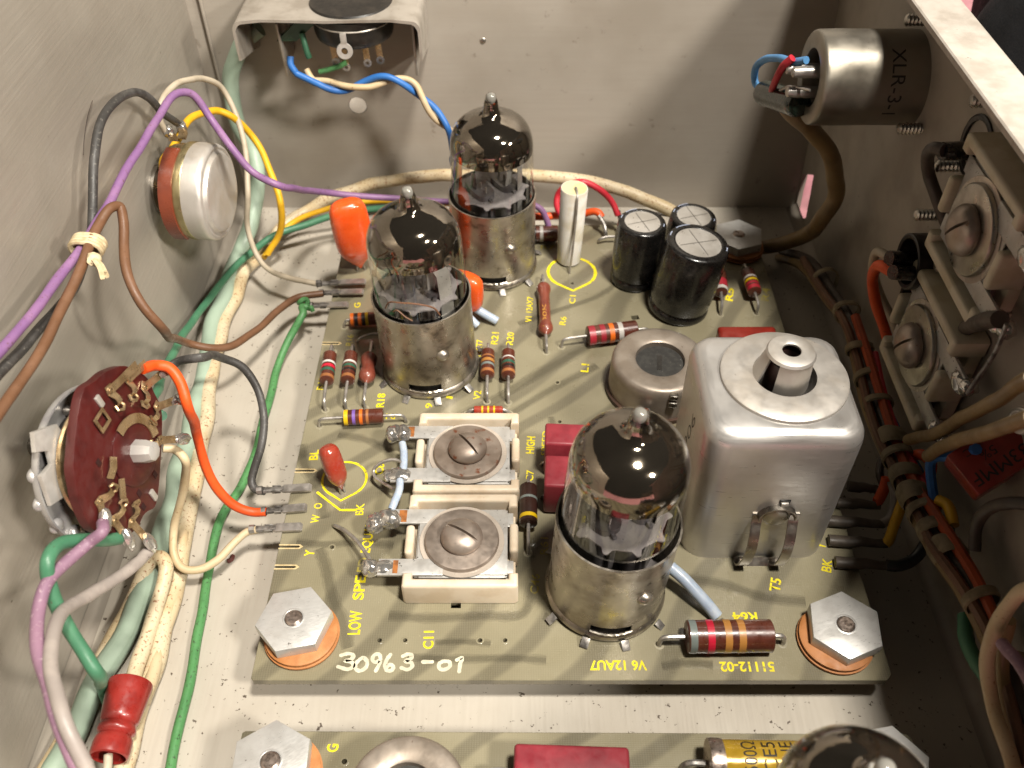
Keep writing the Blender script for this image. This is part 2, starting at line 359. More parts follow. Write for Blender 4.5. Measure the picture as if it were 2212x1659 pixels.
I_cream = ins('cream', '#c4b190', '#b8a27e', '#8a6244', 0.66, 0.76); I_yellow = ins('yellow', '#d9a81e', '#cf9c16'); I_green = ins('green', '#3c6e52', '#487a5c')
I_lgreen = ins('bright_green', '#4f8650', '#467a49', '#3a4a34', 0.6, 0.72); I_mint = ins('mint', '#98aa98', '#8c9e8c', '#6f7f6a', 0.74, 0.82); I_orange = ins('orange', '#e0561e', '#d44c18')
I_grey = ins('grey', '#8f8680', '#a49a92'); I_violet = ins('violet', '#8a6a7c', '#7d5f72', '#b09aa0', 0.62, 0.75); I_red = ins('red', '#c02a38', '#ae2230'); I_blue = ins('blue', '#2f6ab0', '#275a9a')
I_lblue = ins('light_blue', '#5f9ad0', '#558cc0'); I_khaki = ins('khaki', '#8a734c', '#786240'); I_ltcream = ins('pale_cream', '#cbbc9e', '#bfac88', '#8a5a3c', 0.6, 0.7); I_dark = ins('dark', '#4a4038', '#3a322c'); I_tan = ins('pale', '#b8ac98', '#a69a86')
M_glass = glass_mat(); M_getter = getter_mat(); M_mica = mica_mat()

def board_mat():
    m = mat('glass_epoxy', '#89826b', 0.3, 0, '#7d765f', nscale=0.7, nlo=0.35, nhi=0.7, bump=0.0, spk='#9c957b', sscale=20, slo=0.68, shi=0.76, coat=0.3, rvar=.06)
    nt = m.node_tree; N = nt.nodes; Lk = nt.links; b = N['Principled BSDF']; tc = N['Texture Coordinate']
    src = b.inputs['Base Color'].links[0].from_socket
    # copper tracks on the underside show through as soft darker bands
    mp = N.new('ShaderNodeMapping'); mp.inputs['Scale'].default_value = (0.55, 1.1, 1); mp.inputs['Rotation'].default_value = (0, 0, R(24)); Lk.new(tc.outputs['Object'], mp.inputs[0])
    wv = N.new('ShaderNodeTexWave'); wv.inputs['Scale'].default_value = 0.42; wv.inputs['Distortion'].default_value = 7; wv.inputs['Detail'].default_value = 1.2; wv.inputs['Detail Scale'].default_value = 0.5; Lk.new(mp.outputs[0], wv.inputs[0])
    mr = N.new('ShaderNodeMapRange'); mr.interpolation_type = 'SMOOTHSTEP'; mr.inputs['From Min'].default_value = 0.62; mr.inputs['From Max'].default_value = 0.95; mr.inputs['To Max'].default_value = 0.62; Lk.new(wv.outputs['Fac'], mr.inputs['Value'])
    mx = N.new('ShaderNodeMix'); mx.data_type = 'RGBA'; mx.inputs[7].default_value = lin('#4c473a'); Lk.new(mr.outputs[0], mx.inputs[0]); Lk.new(src, mx.inputs[6])
    # weave of the cloth
    w1 = N.new('ShaderNodeTexWave'); w1.bands_direction = 'Y'; w1.inputs['Scale'].default_value = 8.5; w1.inputs['Distortion'].default_value = 1.6; w1.inputs['Detail'].default_value = 3; Lk.new(tc.outputs['Object'], w1.inputs[0])
    w2 = N.new('ShaderNodeTexWave'); w2.bands_direction = 'X'; w2.inputs['Scale'].default_value = 7.0; w2.inputs['Distortion'].default_value = 2.2; w2.inputs['Detail'].default_value = 3; Lk.new(tc.outputs['Object'], w2.inputs[0])
    ad = N.new('ShaderNodeMath'); ad.operation = 'ADD'; Lk.new(w1.outputs['Fac'], ad.inputs[0]); Lk.new(w2.outputs['Fac'], ad.inputs[1])
    m2 = N.new('ShaderNodeMapRange'); m2.inputs['From Max'].default_value = 2; m2.inputs['To Min'].default_value = 0.0; m2.inputs['To Max'].default_value = 0.30; Lk.new(ad.outputs[0], m2.inputs['Value'])
    mx2 = N.new('ShaderNodeMix'); mx2.data_type = 'RGBA'; mx2.inputs[7].default_value = lin('#968f78'); Lk.new(m2.outputs[0], mx2.inputs[0]); Lk.new(mx.outputs[2], mx2.inputs[6])
    Lk.new(mx2.outputs[2], b.inputs['Base Color'])
    bp = N.new('ShaderNodeBump'); bp.inputs['Strength'].default_value = 0.12; bp.inputs['Distance'].default_value = 0.01; Lk.new(ad.outputs[0], bp.inputs['Height']); Lk.new(bp.outputs[0], b.inputs['Normal'])
    return m
M_board = board_mat()

# ------------------------------------------------------------------ the metal box
XL, XR, YB, ZR = -8.72, 9.0, 16.4, 9.3
XT = 8.65        # the right wall leans in a little towards its turned-in rim
def xw(z): return XR - (XR - XT) * z / ZR
fl = tag(G().box(((XL + XR) / 2, 4.2, -0.06), (XR - XL + 0.2, 25, 0.12)).build('floor', M_floor), kind='structure')
wl = tag(G().box((XL - 0.07, 4.2, 6.5), (0.14, 25, 13.4)).build('wall_left', M_wall), kind='structure')
wb = tag(G().box(((XL + XR) / 2, YB + 0.07, 6.5), (XR - XL + 0.3, 0.14, 13.4)).build('wall_back', M_back), kind='structure')
hb = at(773, 228, 'y', YB); db = at(1043, 88, 'y', YB)
cut(wb, G().lathe([(0, -1), (0.27, -1), (0.27, 1), (0, 1)], 24, Matrix.Translation(hb) @ Matrix.Rotation(R(90), 4, 'X')))
G().lathe([(0, 0.03), (0.07, 0.02), (0.09, 0)], 16, Matrix.Translation(db) @ Matrix.Rotation(R(90), 4, 'X')).build('rivet_dimple', M_steel, wb, loc=-wb.location)
g = G().loft([[(x, y, z) for x, z in ((XR, 0), (XR + .14, 0), (XT + .14, ZR - .01), (XT, ZR - .01))] for y in (-8.3, 16.7)])
wr = tag(g.build('wall_right', M_right), kind='structure')
sl = at(1735, 430, 'x', XR)
c0 = at(1748, 378, 'x', XR); c1 = at(1722, 478, 'x', XR)
pts = [at(u, v, 'x', XR) for u, v in ((1737, 376), (1763, 378), (1742, 470), (1712, 478))]
g = G(); g.add([(x, p.y, p.z) for x in (8.6, 9.6) for p in pts], [(0, 1, 2, 3), (7, 6, 5, 4), (0, 4, 5, 1), (1, 5, 6, 2), (2, 6, 7, 3), (3, 7, 4, 0)]); cut(wr, g)
# turned-out rim along the top of the side wall, and the bend at its foot
prof = [(7.80, ZR - .05), (7.80, ZR + .05), (7.83, ZR + .075), (8.70, ZR + .075), (8.78, ZR + .04), (8.797, ZR - .005), (8.645, ZR - .005), (8.645, ZR - .05)]
G().loft([[(x, y, z) for x, z in prof] for y in (-8.3, 16.6)]).build('rim', mat('painted_rim', '#b8b0a6', 0.5, 0.1, '#a89f94', nscale=2, spk='#6a6055', sscale=9, slo=0.7, shi=0.76), wr, loc=-wr.location)
cv = [(8.99 - 0.28 * (1 - math.sin(a)), 0.004 + 0.28 * (1 - math.cos(a))) for a in (i * math.pi / 14 for i in range(8))] + [(8.99, 0.002)]
G().loft([[(x, y, z) for x, z in cv] for y in (-8.2, 16.38)]).build('bend', M_right, wr, loc=-wr.location)
cv = [(-8.71 + 0.25 * (1 - math.sin(a)), 0.004 + 0.25 * (1 - math.cos(a))) for a in (i * math.pi / 14 for i in range(8))] + [(-8.71, 0.002)]
G().loft([[(x, y, z) for x, z in cv] for y in (-8.2, 16.38)]).build('bend', M_wall, wl, loc=-wl.location)
# edge flange of the back wall in the far corner
G().lathe([(0, .02), (.25, .02), (.262, 0), (.262, -.1), (0, -.1)], 24, Matrix.Translation(hb + Vector((0, .03, 0))) @ Matrix.Rotation(R(90), 4, 'X')).build('hole_plug', mat('white_plastic', '#f2eadf', .4), wb, loc=-wb.location)  # added pale disc paints the bright ground seen through the open hole
G().box((-8.3, 16.33, 6.4), (0.06, 0.10, 12.6), 0.01).build('corner_flange', M_back, wb, loc=-wb.location)

# what lies outside the box
from mathutils import noise as nz
def sheet(x0, x1, y0, y1, nx, ny, hf):
    v = []; f = []
    for j in range(ny + 1):
        for i in range(nx + 1):
            x = x0 + (x1 - x0) * i / nx; y = y0 + (y1 - y0) * j / ny; v.append((x, y, hf(x, y)))
    for j in range(ny):
        for i in range(nx):
            a = j * (nx + 1) + i; f.append((a, a + 1, a + nx + 2, a + nx + 1))
    return v, f
v, f = sheet(-60, 60, -30, 70, 90, 80, lambda x, y: -0.25 - (0.5 if -11 < x < 11 and -12 < y < 18.5 else 0) + (0.0 if -11 < x < 10.5 and -12 < y < 18 else 1.1 * max(0, nz.noise(Vector((x * .13, y * .13, 0)))) + .25 * nz.noise(Vector((x * .5, y * .4, 3)))))
tag(G().add(v, f).build('pink_cloth', M_pink, loc=(0, 0, 0)), 'pink cloth lying under and beyond the metal box', 'cloth')
bm = bmesh.new(); bmesh.ops.create_icosphere(bm, subdivisions=5, radius=1)
for x in bm.verts:
    k = 1 + 0.22 * nz.noise(x.co * 1.3 + Vector((4, 1, 2))) + 0.10 * nz.noise(x.co * 3.4) + 0.04 * nz.noise(x.co * 9)
    x.co = Vector((x.co.x * 5.6 * k + 16.2, x.co.y * 8.0 * k + 10.6, max(-0.1, x.co.z * 10.5 * k + 4.5)))
tag(G().bm(bm).build('black_bag', M_cloth), 'crumpled black fabric bag outside the box at the top right corner', 'bag')

# ------------------------------------------------------------------ circuit boards
# main board with routed slots along its left edge
bx0, bx1, by0, by1 = -4.88, 7.12, 0.0, 14.35
slots = [at(720, 742)[1], at(660, 1017)[1], at(610, 1181)[1], at(600, 1225)[1]]
out = [(bx0 + .04, by0), (bx1 - .12, by0), (bx1, by0 + .12), (bx1, by1 - .1), (bx1 - .1, by1), (bx0 + .1, by1), (bx0, by1 - .1)]
for y in slots: out += [(bx0, y + .028), (bx0 + .42, y + .028), (bx0 + .46, y), (bx0 + .42, y - .028), (bx0, y - .028)]
out += [(bx0, by0 + .04)]
bd = thing('circuit_board', 'large olive glass-epoxy circuit board with yellow legends in the middle of the box', 'circuit board', (0, 0, 0))
sub = G().prism(out, BZ - 0.16, BZ, 0.012, seg=1).build('substrate', M_board, bd)
holes = [(820, 1383), (875, 1383), (1037, 1383), (1091, 1383), (1204, 826), (1209, 911), (730, 1028), (717, 1182), (722, 1138), (693, 918), (1560, 1340), (1236, 612), (776, 910), (1050, 1020)]
g = G()
for u, v in holes:
    p = at(u, v); g.lathe([(0, -.5), (.045, -.5), (.045, .5), (0, .5)], 10, Matrix.Translation((p.x, p.y, BZ)))
for u, v, a in ((1372, 686, 10), (985, 1306, 0)):
    p = at(u, v); g.box((0, 0, 0), (.2, .16, 1), M=Matrix.Translation((p.x, p.y, BZ)) @ Matrix.Rotation(R(a), 4, 'Z'))
cut(sub, g)
for y in slots:   # bare routed edge round each slot
    G().prism([(bx0 - .004, y + .06), (bx0 + .44, y + .055), (bx0 + .51, y), (bx0 + .44, y - .055), (bx0 - .004, y - .06), (bx0 - .004, y - .029), (bx0 + .41, y - .029), (bx0 + .45, y), (bx0 + .41, y + .029), (bx0 - .004, y + .029)], BZ + .001, BZ + .006).build('slot_edge', M_cut, sub)
for p in ((1204, 826), (1209, 911), (730, 1028), (717, 1182), (820, 1383), (875, 1383), (1037, 1383), (1091, 1383), (776, 910), (693, 918)):
    q = at(*p); G().lathe([(.047, .001), (.075, .004), (.082, .001)], 14, Matrix.Translation((q.x, q.y, BZ))).build('hole_ring', M_board, sub)
# the standoffs the board rests on
for x, y in ((-4.17, 1.03), (6.34, .9), (6.46, 13.26), (-4.2, 13.2)):
    G().lathe([(0, 0), (.42, 0), (.42, BZ - .165), (0, BZ - .165)], 20, Matrix.Translation((x, y, 0.002))).build('standoff', M_steel, bd)
def bt(s, a, b, h=0.2, m=None, par=None): return text(s, at(*a), at(*b), h, m or M_yel, par or bd)
M_yel2 = mat('worn_yellow_ink', '#a89a3c', 0.6, 0, '#8f8448', nscale=6, spk='#8a805a', sscale=12, slo=0.5, shi=0.62)
for s, a, b, h, m in (
    ('LOW', (763, 1371), (769, 1319), .24, 0), ('SPE', (772, 1296), (779, 1243), .22, 0), ('ED', (781, 1236), (786, 1205), .22, 1), ('EQUAL', (788, 1194), (800, 1128), .2, 0), ('C11', (924, 1402), (926, 1363), .2, 0),
    ('V6 12AU7', (1397, 1438), (1274, 1438), .2, 0), ('51112-02', (1673, 1441), (1555, 1441), .2, 0), ('R64', (1636, 1333), (1582, 1333), .2, 0), ('T5', (1672, 1278), (1676, 1249), .21, 0),
    ('BK', (1784, 1235), (1787, 1207), .2, 0), ('Y', (1771, 1185), (1773, 1171), .2, 0), ('R61', (1174, 1198), (1176, 1161), .17, 1), ('C46', (1153, 1283), (1157, 1240), .17, 1), ('C7', (1143, 1039), (1145, 1016), .17, 0),
    ('HIGH', (1144, 980), (1147, 943), .19, 0), ('SPEED', (1175, 984), (1178, 931), .15, 0), ('BL', (676, 994), (679, 972), .2, 0), ('O', (685, 1099), (688, 1087), .18, 0), ('W', (678, 1130), (683, 1112), .18, 0),
    ('BK', (775, 1113), (778, 1088), .18, 0), ('C8', (817, 1025), (821, 1001), .2, 0), ('R18', (820, 880), (824, 850), .19, 0), ('R17', (854, 900), (817, 900), .18, 0), ('R13', (690, 842), (696, 815), .16, 0), ('Y', (666, 1202), (670, 1188), .2, 0),
    ('R21', (1067, 744), (1070, 718), .18, 0), ('R20', (1100, 745), (1103, 718), .18, 0), ('12AT7', (1032, 770), (1036, 734), .16, 0), ('V2', (1029, 863), (1032, 844), .18, 0), ('1', (969, 861), (971, 856), .17, 0), ('9', (925, 882), (927, 871), .17, 0),
    ('R16', (753, 747), (757, 723), .17, 1), ('G', (771, 665), (772, 654), .17, 0), ('V1 12AX7', (1141, 696), (1145, 641), .17, 0), ('C1', (1235, 656), (1237, 638), .17, 0), ('R6', (1214, 702), (1217, 684), .17, 0), ('L1', (1262, 804), (1264, 786), .19, 0),
    ('R5', (1574, 650), (1577, 622), .2, 0), ('R4', (1652, 650), (1655, 622), .2, 1), ('R7', (1168, 534), (1198, 534), .17, 1)):
    bt(s, a, b, h, M_yel2 if m else M_yel)
def smooth(q, k=4): return [tuple(p[:2]) for p in spline([(a, b, 0) for a, b in q], k)]
def ringpts(c, rx, ry, a0=0, a1=360, n=40): return [(c.x + rx * math.cos(R(a0 + (a1 - a0) * i / n)), c.y + ry * math.sin(R(a0 + (a1 - a0) * i / n))) for i in range(n + 1)]
def teardrop(c, r):
    p = ringpts(c, r, r, -52, 232, 36); return p + [(c.x, c.y - r * 1.22), p[0]]
# copper tracks on the underside, seen dimly through the glass epoxy
M_track = mat('track_through_epoxy', '#3f3a2e', 0.4); M_track.node_tree.nodes['Principled BSDF'].inputs['Alpha'].default_value = 0.10
for k_, (wd_, pts_) in enumerate(((.30, ((690, 1185), (705, 1230), (718, 1290), (738, 1340), (752, 1400))), (.22, ((640, 1172), (700, 1176), (780, 1172), (850, 1178))), (.16, ((940, 1388), (1000, 1386), (1060, 1390))), (.34, ((985, 905), (1060, 868), (1150, 815), (1270, 748))),
        (.26, ((1030, 935), (1110, 890), (1190, 842), (1290, 790))), (.22, ((1120, 700), (1200, 672), (1290, 640), (1350, 600))), (.3, ((650, 960), (660, 1010), (690, 1060), (700, 1120))), (.2, ((880, 1420), (980, 1424), (1100, 1422), (1180, 1426))), (.28, ((1470, 1250), (1560, 1262), (1650, 1290), (1740, 1300))),
        (.2, ((1430, 1440), (1480, 1432), (1540, 1436))), (.24, ((840, 1330), (920, 1335), (1040, 1330), (1130, 1325), (1150, 1260))), (.2, ((1190, 900), (1200, 960), (1195, 1020))), (.26, ((730, 940), (790, 950), (850, 985), (880, 1040))))):
    for q_, f_ in enumerate((1, .72, .45)):
        stroke('copper_track', [smooth([tuple(at(*p)[:2]) for p in pts_], 6)], wd_ * f_, M_track, bd, BZ + .0012 + .0004 * q_ + .00005 * k_, cap=False)
c = at(744, 1035); stroke('printed_mark', [teardrop(c, .49)], .055, M_yel, bd, BZ + .004)
stroke('printed_mark', [[tuple(at(u, v)[:2]) for u, v in ((686, 1064), (711, 1084), (735, 1102), (748, 1102), (768, 1102))]], .055, M_yel, bd, BZ + .004)
c = at(1235, 588); stroke('printed_mark', [teardrop(c, .66)], .085, M_yel, bd, BZ + .004)
# hand painted number
hz = zm(550, 1200, 800)
def hp(*q): return [tuple(at(*hz(u, v))[:2]) for u, v in q]
from itertools import chain
hand = [hp((690, 930), (735, 918), (770, 930), (755, 955), (715, 965), (760, 975), (768, 1000), (735, 1020), (670, 1003)),
        hp((812, 955), (785, 985), (785, 1018), (815, 1030), (852, 1005), (858, 970), (835, 945), (812, 955)),
        hp((945, 955), (915, 975), (893, 960), (905, 928), (935, 922), (945, 945), (940, 980), (915, 1030)),
        hp((1010, 925), (985, 960), (975, 1000), (990, 1030), (1020, 1025), (1028, 1000), (1005, 990), (985, 1005)),
        hp((1090, 935), (1125, 922), (1150, 932), (1140, 952), (1105, 968), (1145, 978), (1150, 1002), (1120, 1022), (1080, 1010)),
        hp((1220, 972), (1280, 972)),
        hp((1350, 968), (1325, 985), (1328, 1015), (1360, 1022), (1395, 1000), (1390, 972), (1350, 968)),
        hp((1440, 960), (1475, 945), (1462, 985), (1455, 1035))]
stroke('painted_number', [smooth(h) for h in hand], .075, M_paint, bd, BZ + .005)

# the second board along the front
b2 = thing('circuit_board', 'olive circuit board cut off by the bottom edge of the picture', 'circuit board', (0, 0, 0))
s2 = G().prism([(-4.83, -8.1), (7.12, -8.1), (7.12, -1.1), (7.05, -1.02), (-4.78, -.96), (-4.83, -1.0)], BZ - 0.16, BZ, 0.012, seg=1).build('substrate', M_board, b2)
p = at(744, 1645); cut(s2, G().lathe([(0, -.5), (.05, -.5), (.05, .5), (0, .5)], 10, Matrix.Translation((p.x, p.y, BZ))))
G().lathe([(.05, .001), (.078, .004), (.085, .001)], 14, Matrix.Translation((p.x, p.y, BZ))).build('hole_ring', M_board, s2)
text('G', at(717, 1625), at(719, 1607), .2, M_yel, b2)
for x, y in ((-4.11, -1.69), (6.4, -1.75), (-4.1, -7.6), (6.4, -7.6)):
    G().lathe([(0, 0), (.42, 0), (.42, BZ - .165), (0, BZ - .165)], 20, Matrix.Translation((x, y, 0.002))).build('standoff', M_steel, b2)

# ------------------------------------------------------------------ mounting nuts on rubber grommets
def make_nut():
    t = thing('mounting_nut', '', 'nut')
    hx = [(.73 * math.cos(R(60 * i)), .73 * math.sin(R(60 * i))) for i in range(6)]
    n = G().prism(hx, 0, .26, .025, seg=2); nb = n.build('hex_body', M_nut, t)
    cut(nb, G().lathe([(0, -1), (.175, -1), (.175, 1), (0, 1)], 24))
    G().lathe([(.175, .255), (.19, .268), (.215, .262)], 24).build('chamfer', M_nut, nb)
    th = []
    for i in range(9): th += [(.14, .02 + i * .03), (.165, .035 + i * .03)]
    G().lathe([(0, 0)] + th + [(.13, .3), (0, .295)], 20).build('stud', M_thread, t)
    return t
def make_grommet():
    return G().lathe([(0, 0), (.68, 0), (.72, .03), (.725, .08), (.63, .095), (.63, .105), (.70, .13), (.70, .17), (.64, .198), (0, .2)], 40).build('rubber_grommet', M_gum, loc=(0, 0, 0))
nut0 = make_nut(); gr0 = make_grommet()
first = True
for (x, y, rz, dx, dy, tl, lab) in ((-4.17, 1.03, 12, .12, -.13, 3, 'at the front left corner beside the painted number'), (6.34, .90, 22, -.13, -.10, -3, 'at the front right corner beside the large striped resistor'),
                           (6.46, 13.26, 20, .02, -.10, 0, 'behind the black electrolytic capacitors'), (-4.11, -1.69, 32, .12, -.08, 3, 'on the front board at the bottom left'), (6.40, -1.75, 10, -.06, -.08, 0, 'half hidden behind the blurred tube at the bottom right')):
    n = nut0 if first else copy_tree(nut0); gm = gr0 if first else copy_tree(gr0); first = False
    n.location = (x, y, BZ + .206); n.rotation_euler = (0, 0, R(rz)); gm.location = (x + dx, y + dy, BZ + .002)
    tag(n, 'silver hex nut ' + lab, 'nut', 'hex nuts holding the boards')
    tag(gm, 'orange rubber grommet under the nut ' + lab, 'grommet', 'orange grommets under the nuts')

# ------------------------------------------------------------------ vacuum tubes in tinned shield bases
ENV = [(1.0, .35), (1.06, .6), (1.06, 3.72), (1.05, 3.95), (1.0, 4.17), (.89, 4.38), (.72, 4.53), (.5, 4.63), (.33, 4.69), (.235, 4.77), (.195, 4.88), (.175, 5.0), (.155, 5.1), (.135, 5.19), (.085, 5.25), (0, 5.27)]
def fine(prof, k=3): return [(p.x, p.z) for p in spline([(r, 0, z) for r, z in prof], k)]
def make_socket():
    t = thing('tube_socket', '', 'tube socket')
    rows = [(1.16, .03), (1.205, .07), (1.21, .12), (1.195, .17), (1.15, .22), (1.15, .26), (1.15, .45), (1.15, 1.2), (1.15, 2.3), (1.165, 2.36), (1.165, 2.4), (1.125, 2.4), (1.115, 2.3), (1.115, .45), (1.115, .26), (1.115, .2)]
    def sk(j, a): return j in (5, 13) and 248 < a < 290
    G().lathe(rows, 90, skip=sk).build('shield_skirt', M_tin, t)
    # torn lip of the latch window
    G().tube([(1.155 * math.cos(R(a)), 1.155 * math.sin(R(a)) - .02 * math.sin((a - 251) / 38 * math.pi), .245 + .012 * math.sin(a)) for a in range(248, 291, 3)], .028, 6).build('window_lip', M_tin, t)
    G().blob((1.135 * math.cos(R(294)), 1.135 * math.sin(R(294)), 1.35), (.17, .13, .15), 2, 0.05).build('dimple', M_tin, t)
    G().lathe([(0, .02), (1.06, .02), (1.06, .5), (.9, .56), (0, .56)], 40).build('base', M_bakelite, t)
    G().lathe([(0, -.01), (1.1, -.01), (1.1, .04), (0, .04)], 40).build('flange', M_bakelite, t)
    for a in (212, 247, 281, 318, 20, 60, 100, 140):
        G().box((0, 0, 0), (.2, .16, .035), .008, Matrix.Rotation(R(a), 4, 'Z') @ Matrix.Translation((1.33, 0, .075)) @ Matrix.Rotation(R(32), 4, 'Y')).build('tab', M_dull, t)
    return t
def make_tube():
    t = thing('vacuum_tube', '', 'vacuum tube')
    G().lathe(fine(ENV), 64).build('glass_envelope', M_glass, t)
    G().lathe([(r * .982, z - .012) for r, z in fine(ENV[1:-2]) if z > 3.1], 64).build('getter_mirror', M_getter, t)
    G().lathe(fine([(.10, 5.02), (.125, 5.08), (.12, 5.16), (.09, 5.225), (0, 5.25)], 2), 20).build('exhaust_tip', mat('white_glass', '#8f8d88', .12, 0, coat=.6), t)  # opaque pale bead paints in the highlight of the clear glass tip
    def mica(z, r, seed):
        rr = random.Random(seed); pl = []
        for i in range(10):
            a = 36 * i; k = rr.random(); pl += [(r * .83, a - 13), (r * .84, a - 3), (r * .86, a + 5), (r * (.94 + .04 * k), a + 9), (r * (.97 + .02 * k), a + 11), (r * (.94 + .04 * k), a + 14), (r * .86, a + 18)]
        return G().prism([(q * math.cos(R(a)), q * math.sin(R(a))) for q, a in pl], z, z + .03)
    mica(2.5, 1.0, 1).build('mica_spacer', M_mica, t); mica(.9, 1.0, 2).build('mica_spacer', M_mica, t)
    for sx in (-1, 1):
        g = G().loft([[(x + sx * .36, y, z) for x, y in rrect(.5, .82, .2, 4)] for z in (.93, 2.68)]); an_ = g.build('anode', M_plate, t)
        G().box((sx * .36, -.46, 1.77), (.08, .12, 1.66), .01).build('anode_fin', M_plate, an_)
        for y in (-.25, 0, .25): G().tube([(sx * .36, y, .6), (sx * .36, y, 2.85)], .03, 6).build('grid_rod', M_lead, t)
    G().strip([(.32, -.25, 2.6), (.34, -.28, 3.0), (.36, -.3, 3.35), (.3, -.28, 3.5)], .24, .02, (1, .3, 0)).build('getter_post', M_stn, t)
    G().tube([(.36 * math.cos(R(a)), .36 * math.sin(R(a)) - .1, 3.42) for a in range(0, 360, 20)], .035, 8, closed=True).build('getter_ring', M_plate, t)
    G().strip([(-.5, .1, 2.52), (-.5, .12, 3.1)], .2, .02, (0, 1, 0)).build('shield_strip', M_plate, t)
    G().strip([(.62, -.35, 1.0), (.62, -.36, 2.5), (.60, -.38, 3.2), (.5, -.36, 3.4)], .34, .02, (.8, .6, 0)).build('support_strip', M_stn, t)
    G().lathe([(.62, 2.3), (.64, 2.32), (.64, 2.44), (.62, 2.46)], 36).build('top_ring', M_plate, t)
    return t
sk0 = make_socket(); tb0 = make_tube()
TUBES = [((-2.03, 8.38), (0.0, -2.0), 0, 'middle vacuum tube, between the orange capacitors and the trimmers', 'middle tube beside the striped resistors'),
         ((1.86, 1.97), (0.4, 2.4), 5, 'frontmost vacuum tube on the main board, dark mirrored dome beside the square can', 'frontmost tube on the main board'),
         ((-.51, 12.46), (0.6, -0.4), 0, 'rear vacuum tube, farthest back beside the white paper capacitor', 'rear tube'),
         ((4.42, -3.75), (0.0, 1.0), 40, 'blurred vacuum tube at the bottom edge of the picture on the front board', 'blurred tube on the front board')]
for i, ((x, y), (rx, ry), rz, lab, lab2) in enumerate(TUBES):
    s_ = sk0 if i == 0 else copy_tree(sk0); t_ = tb0 if i == 0 else copy_tree(tb0)
    s_.location = (x, y, BZ); t_.location = (x, y, BZ)
    s_.rotation_euler = (R(rx), R(ry), R(rz * .5)); t_.rotation_euler = (R(rx), R(ry), R(rz + (17 * i)))
    tag(s_, 'tinned metal shield base holding the ' + lab2, 'tube socket', 'tube sockets'); tag(t_, lab, 'vacuum tube', 'vacuum tubes')
# brown maker's mark printed on the middle tube's glass
M_mark = mat('brown_print', '#7a5640', 0.6)
g = G()
def oncyl(a, z, r=1.066): return (r * math.cos(R(a)), r * math.sin(R(a)), z)
g.tube(spline([oncyl(228, 2.62), oncyl(236, 2.86), oncyl(252, 2.95), oncyl(275, 2.93), oncyl(292, 2.74), oncyl(298, 2.5)]), .022, 6)
g.tube(spline([oncyl(240, 2.62), oncyl(246, 2.7), oncyl(256, 2.55), oncyl(264, 2.45)]), .02, 6)
g.build('printed_mark', M_mark, tb0)

# ------------------------------------------------------------------ resistors with colour bands
BAND = {k: mat('band_' + k, v, 0.4, 0, coat=.2) for k, v in dict(red='#a02432', orange='#dc6a1c', yellow='#d9b414', green='#2f5a48', violet='#7a5aa8', grey='#77807c', white='#cfcac4', silver='#bdb8b2', gold='#b07a3c', black='#1c1a1a', tan='#a0673c', crimson='#c8203a', brown='#4a2418').items()}
def resistor(label, p0, p1, L, r, bands, zc=None, t=0.5, m=None, shape='comp', over=None, lr=.038, tilt=0.0, name='resistor'):
    p0 = Vector((p0[0], p0[1], BZ)); p1 = Vector((p1[0], p1[1], BZ)); d = p1 - p0; D = d.length; zc = zc if zc is not None else r + .03
    T = thing(name, label, 'resistor', p0, (0, 0, math.atan2(d.y, d.x)), 'resistors on the board')
    cx = D * t; a = cx - L / 2; b = cx + L / 2
    A = Matrix.Translation((cx, 0, zc)) @ Matrix.Rotation(tilt, 4, 'Y') @ Matrix.Rotation(R(90), 4, 'Y')
    if shape == 'comp': pr = [(0, -L / 2), (r - .03, -L / 2), (r, -L / 2 + .02), (r, L / 2 - .02), (r - .03, L / 2), (0, L / 2)]
    else:
        pr = fine([(0.02, -L / 2 - .12), (.05, -L / 2 - .04), (r * .7, -L / 2 + .04), (r, -L / 2 + .14), (r * .98, -L / 2 + .28), (r * .82, -L / 2 + .42), (r * .80, 0), (r * .82, L / 2 - .42), (r * .98, L / 2 - .28), (r, L / 2 - .14), (r * .7, L / 2 - .04), (.05, L / 2 + .04), (.02, L / 2 + .12)], 3)
    body = G().lathe(pr, 28, A).build('body', m or M_brown, T)
    for px_ in (0, D): G().lathe([(.05, .001), (.085, .006), (.10, .001)], 14, Matrix.Translation((px_, 0, 0))).build('solder_pad', M_pad, T)
    for q, wd, c in bands:
        z = -L / 2 + q * L; h = wd / 2
        G().lathe([(r - .01, z - h), (r + .004, z - h + .004), (r + .004, z + h - .004), (r - .01, z + h)], 28, A).build('color_band', BAND[c], body)
    za = zc + math.sin(tilt) * L / 2; zb = zc - math.sin(tilt) * L / 2; ca = max(a, .02)
    G().tube(spline([(0, 0, -.12), (0, 0, max(.0, za - .16)), (min(.06, ca * .4), 0, za - .03), (max(.12, ca * .6), 0, za), (a + .02, 0, za)], 5), lr, 8).build('lead', M_lead, T)
    e = D - b
    G().tube(spline([(D, 0, -.12), (D, 0, max(.0, zb - .16)), (D - min(.06, e * .4), 0, zb - .03), (D - max(.12, e * .6), 0, zb), (b - .02, 0, zb)], 5), lr, 8).build('lead', M_lead, T)
    return T
def ax(u, v, z=BZ): p = at(u, v, 'z', z); return (p.x, p.y)
resistor('large brown resistor with grey, red and gold bands at the board\'s front', ax(1424, 1393), ax(1690, 1390), 1.62, .31, [(.06, .14, 'grey'), (.26, .14, 'crimson'), (.46, .14, 'gold'), (.62, .14, 'gold')], .30, .545, lr=.05)
resistor('brown resistor with yellow, violet and orange bands left of the trimmers', ax(690, 921), ax(876, 912), .92, .18, [(.06, .1, 'yellow'), (.26, .08, 'violet'), (.44, .08, 'orange'), (.6, .07, 'tan')], .26, .53)
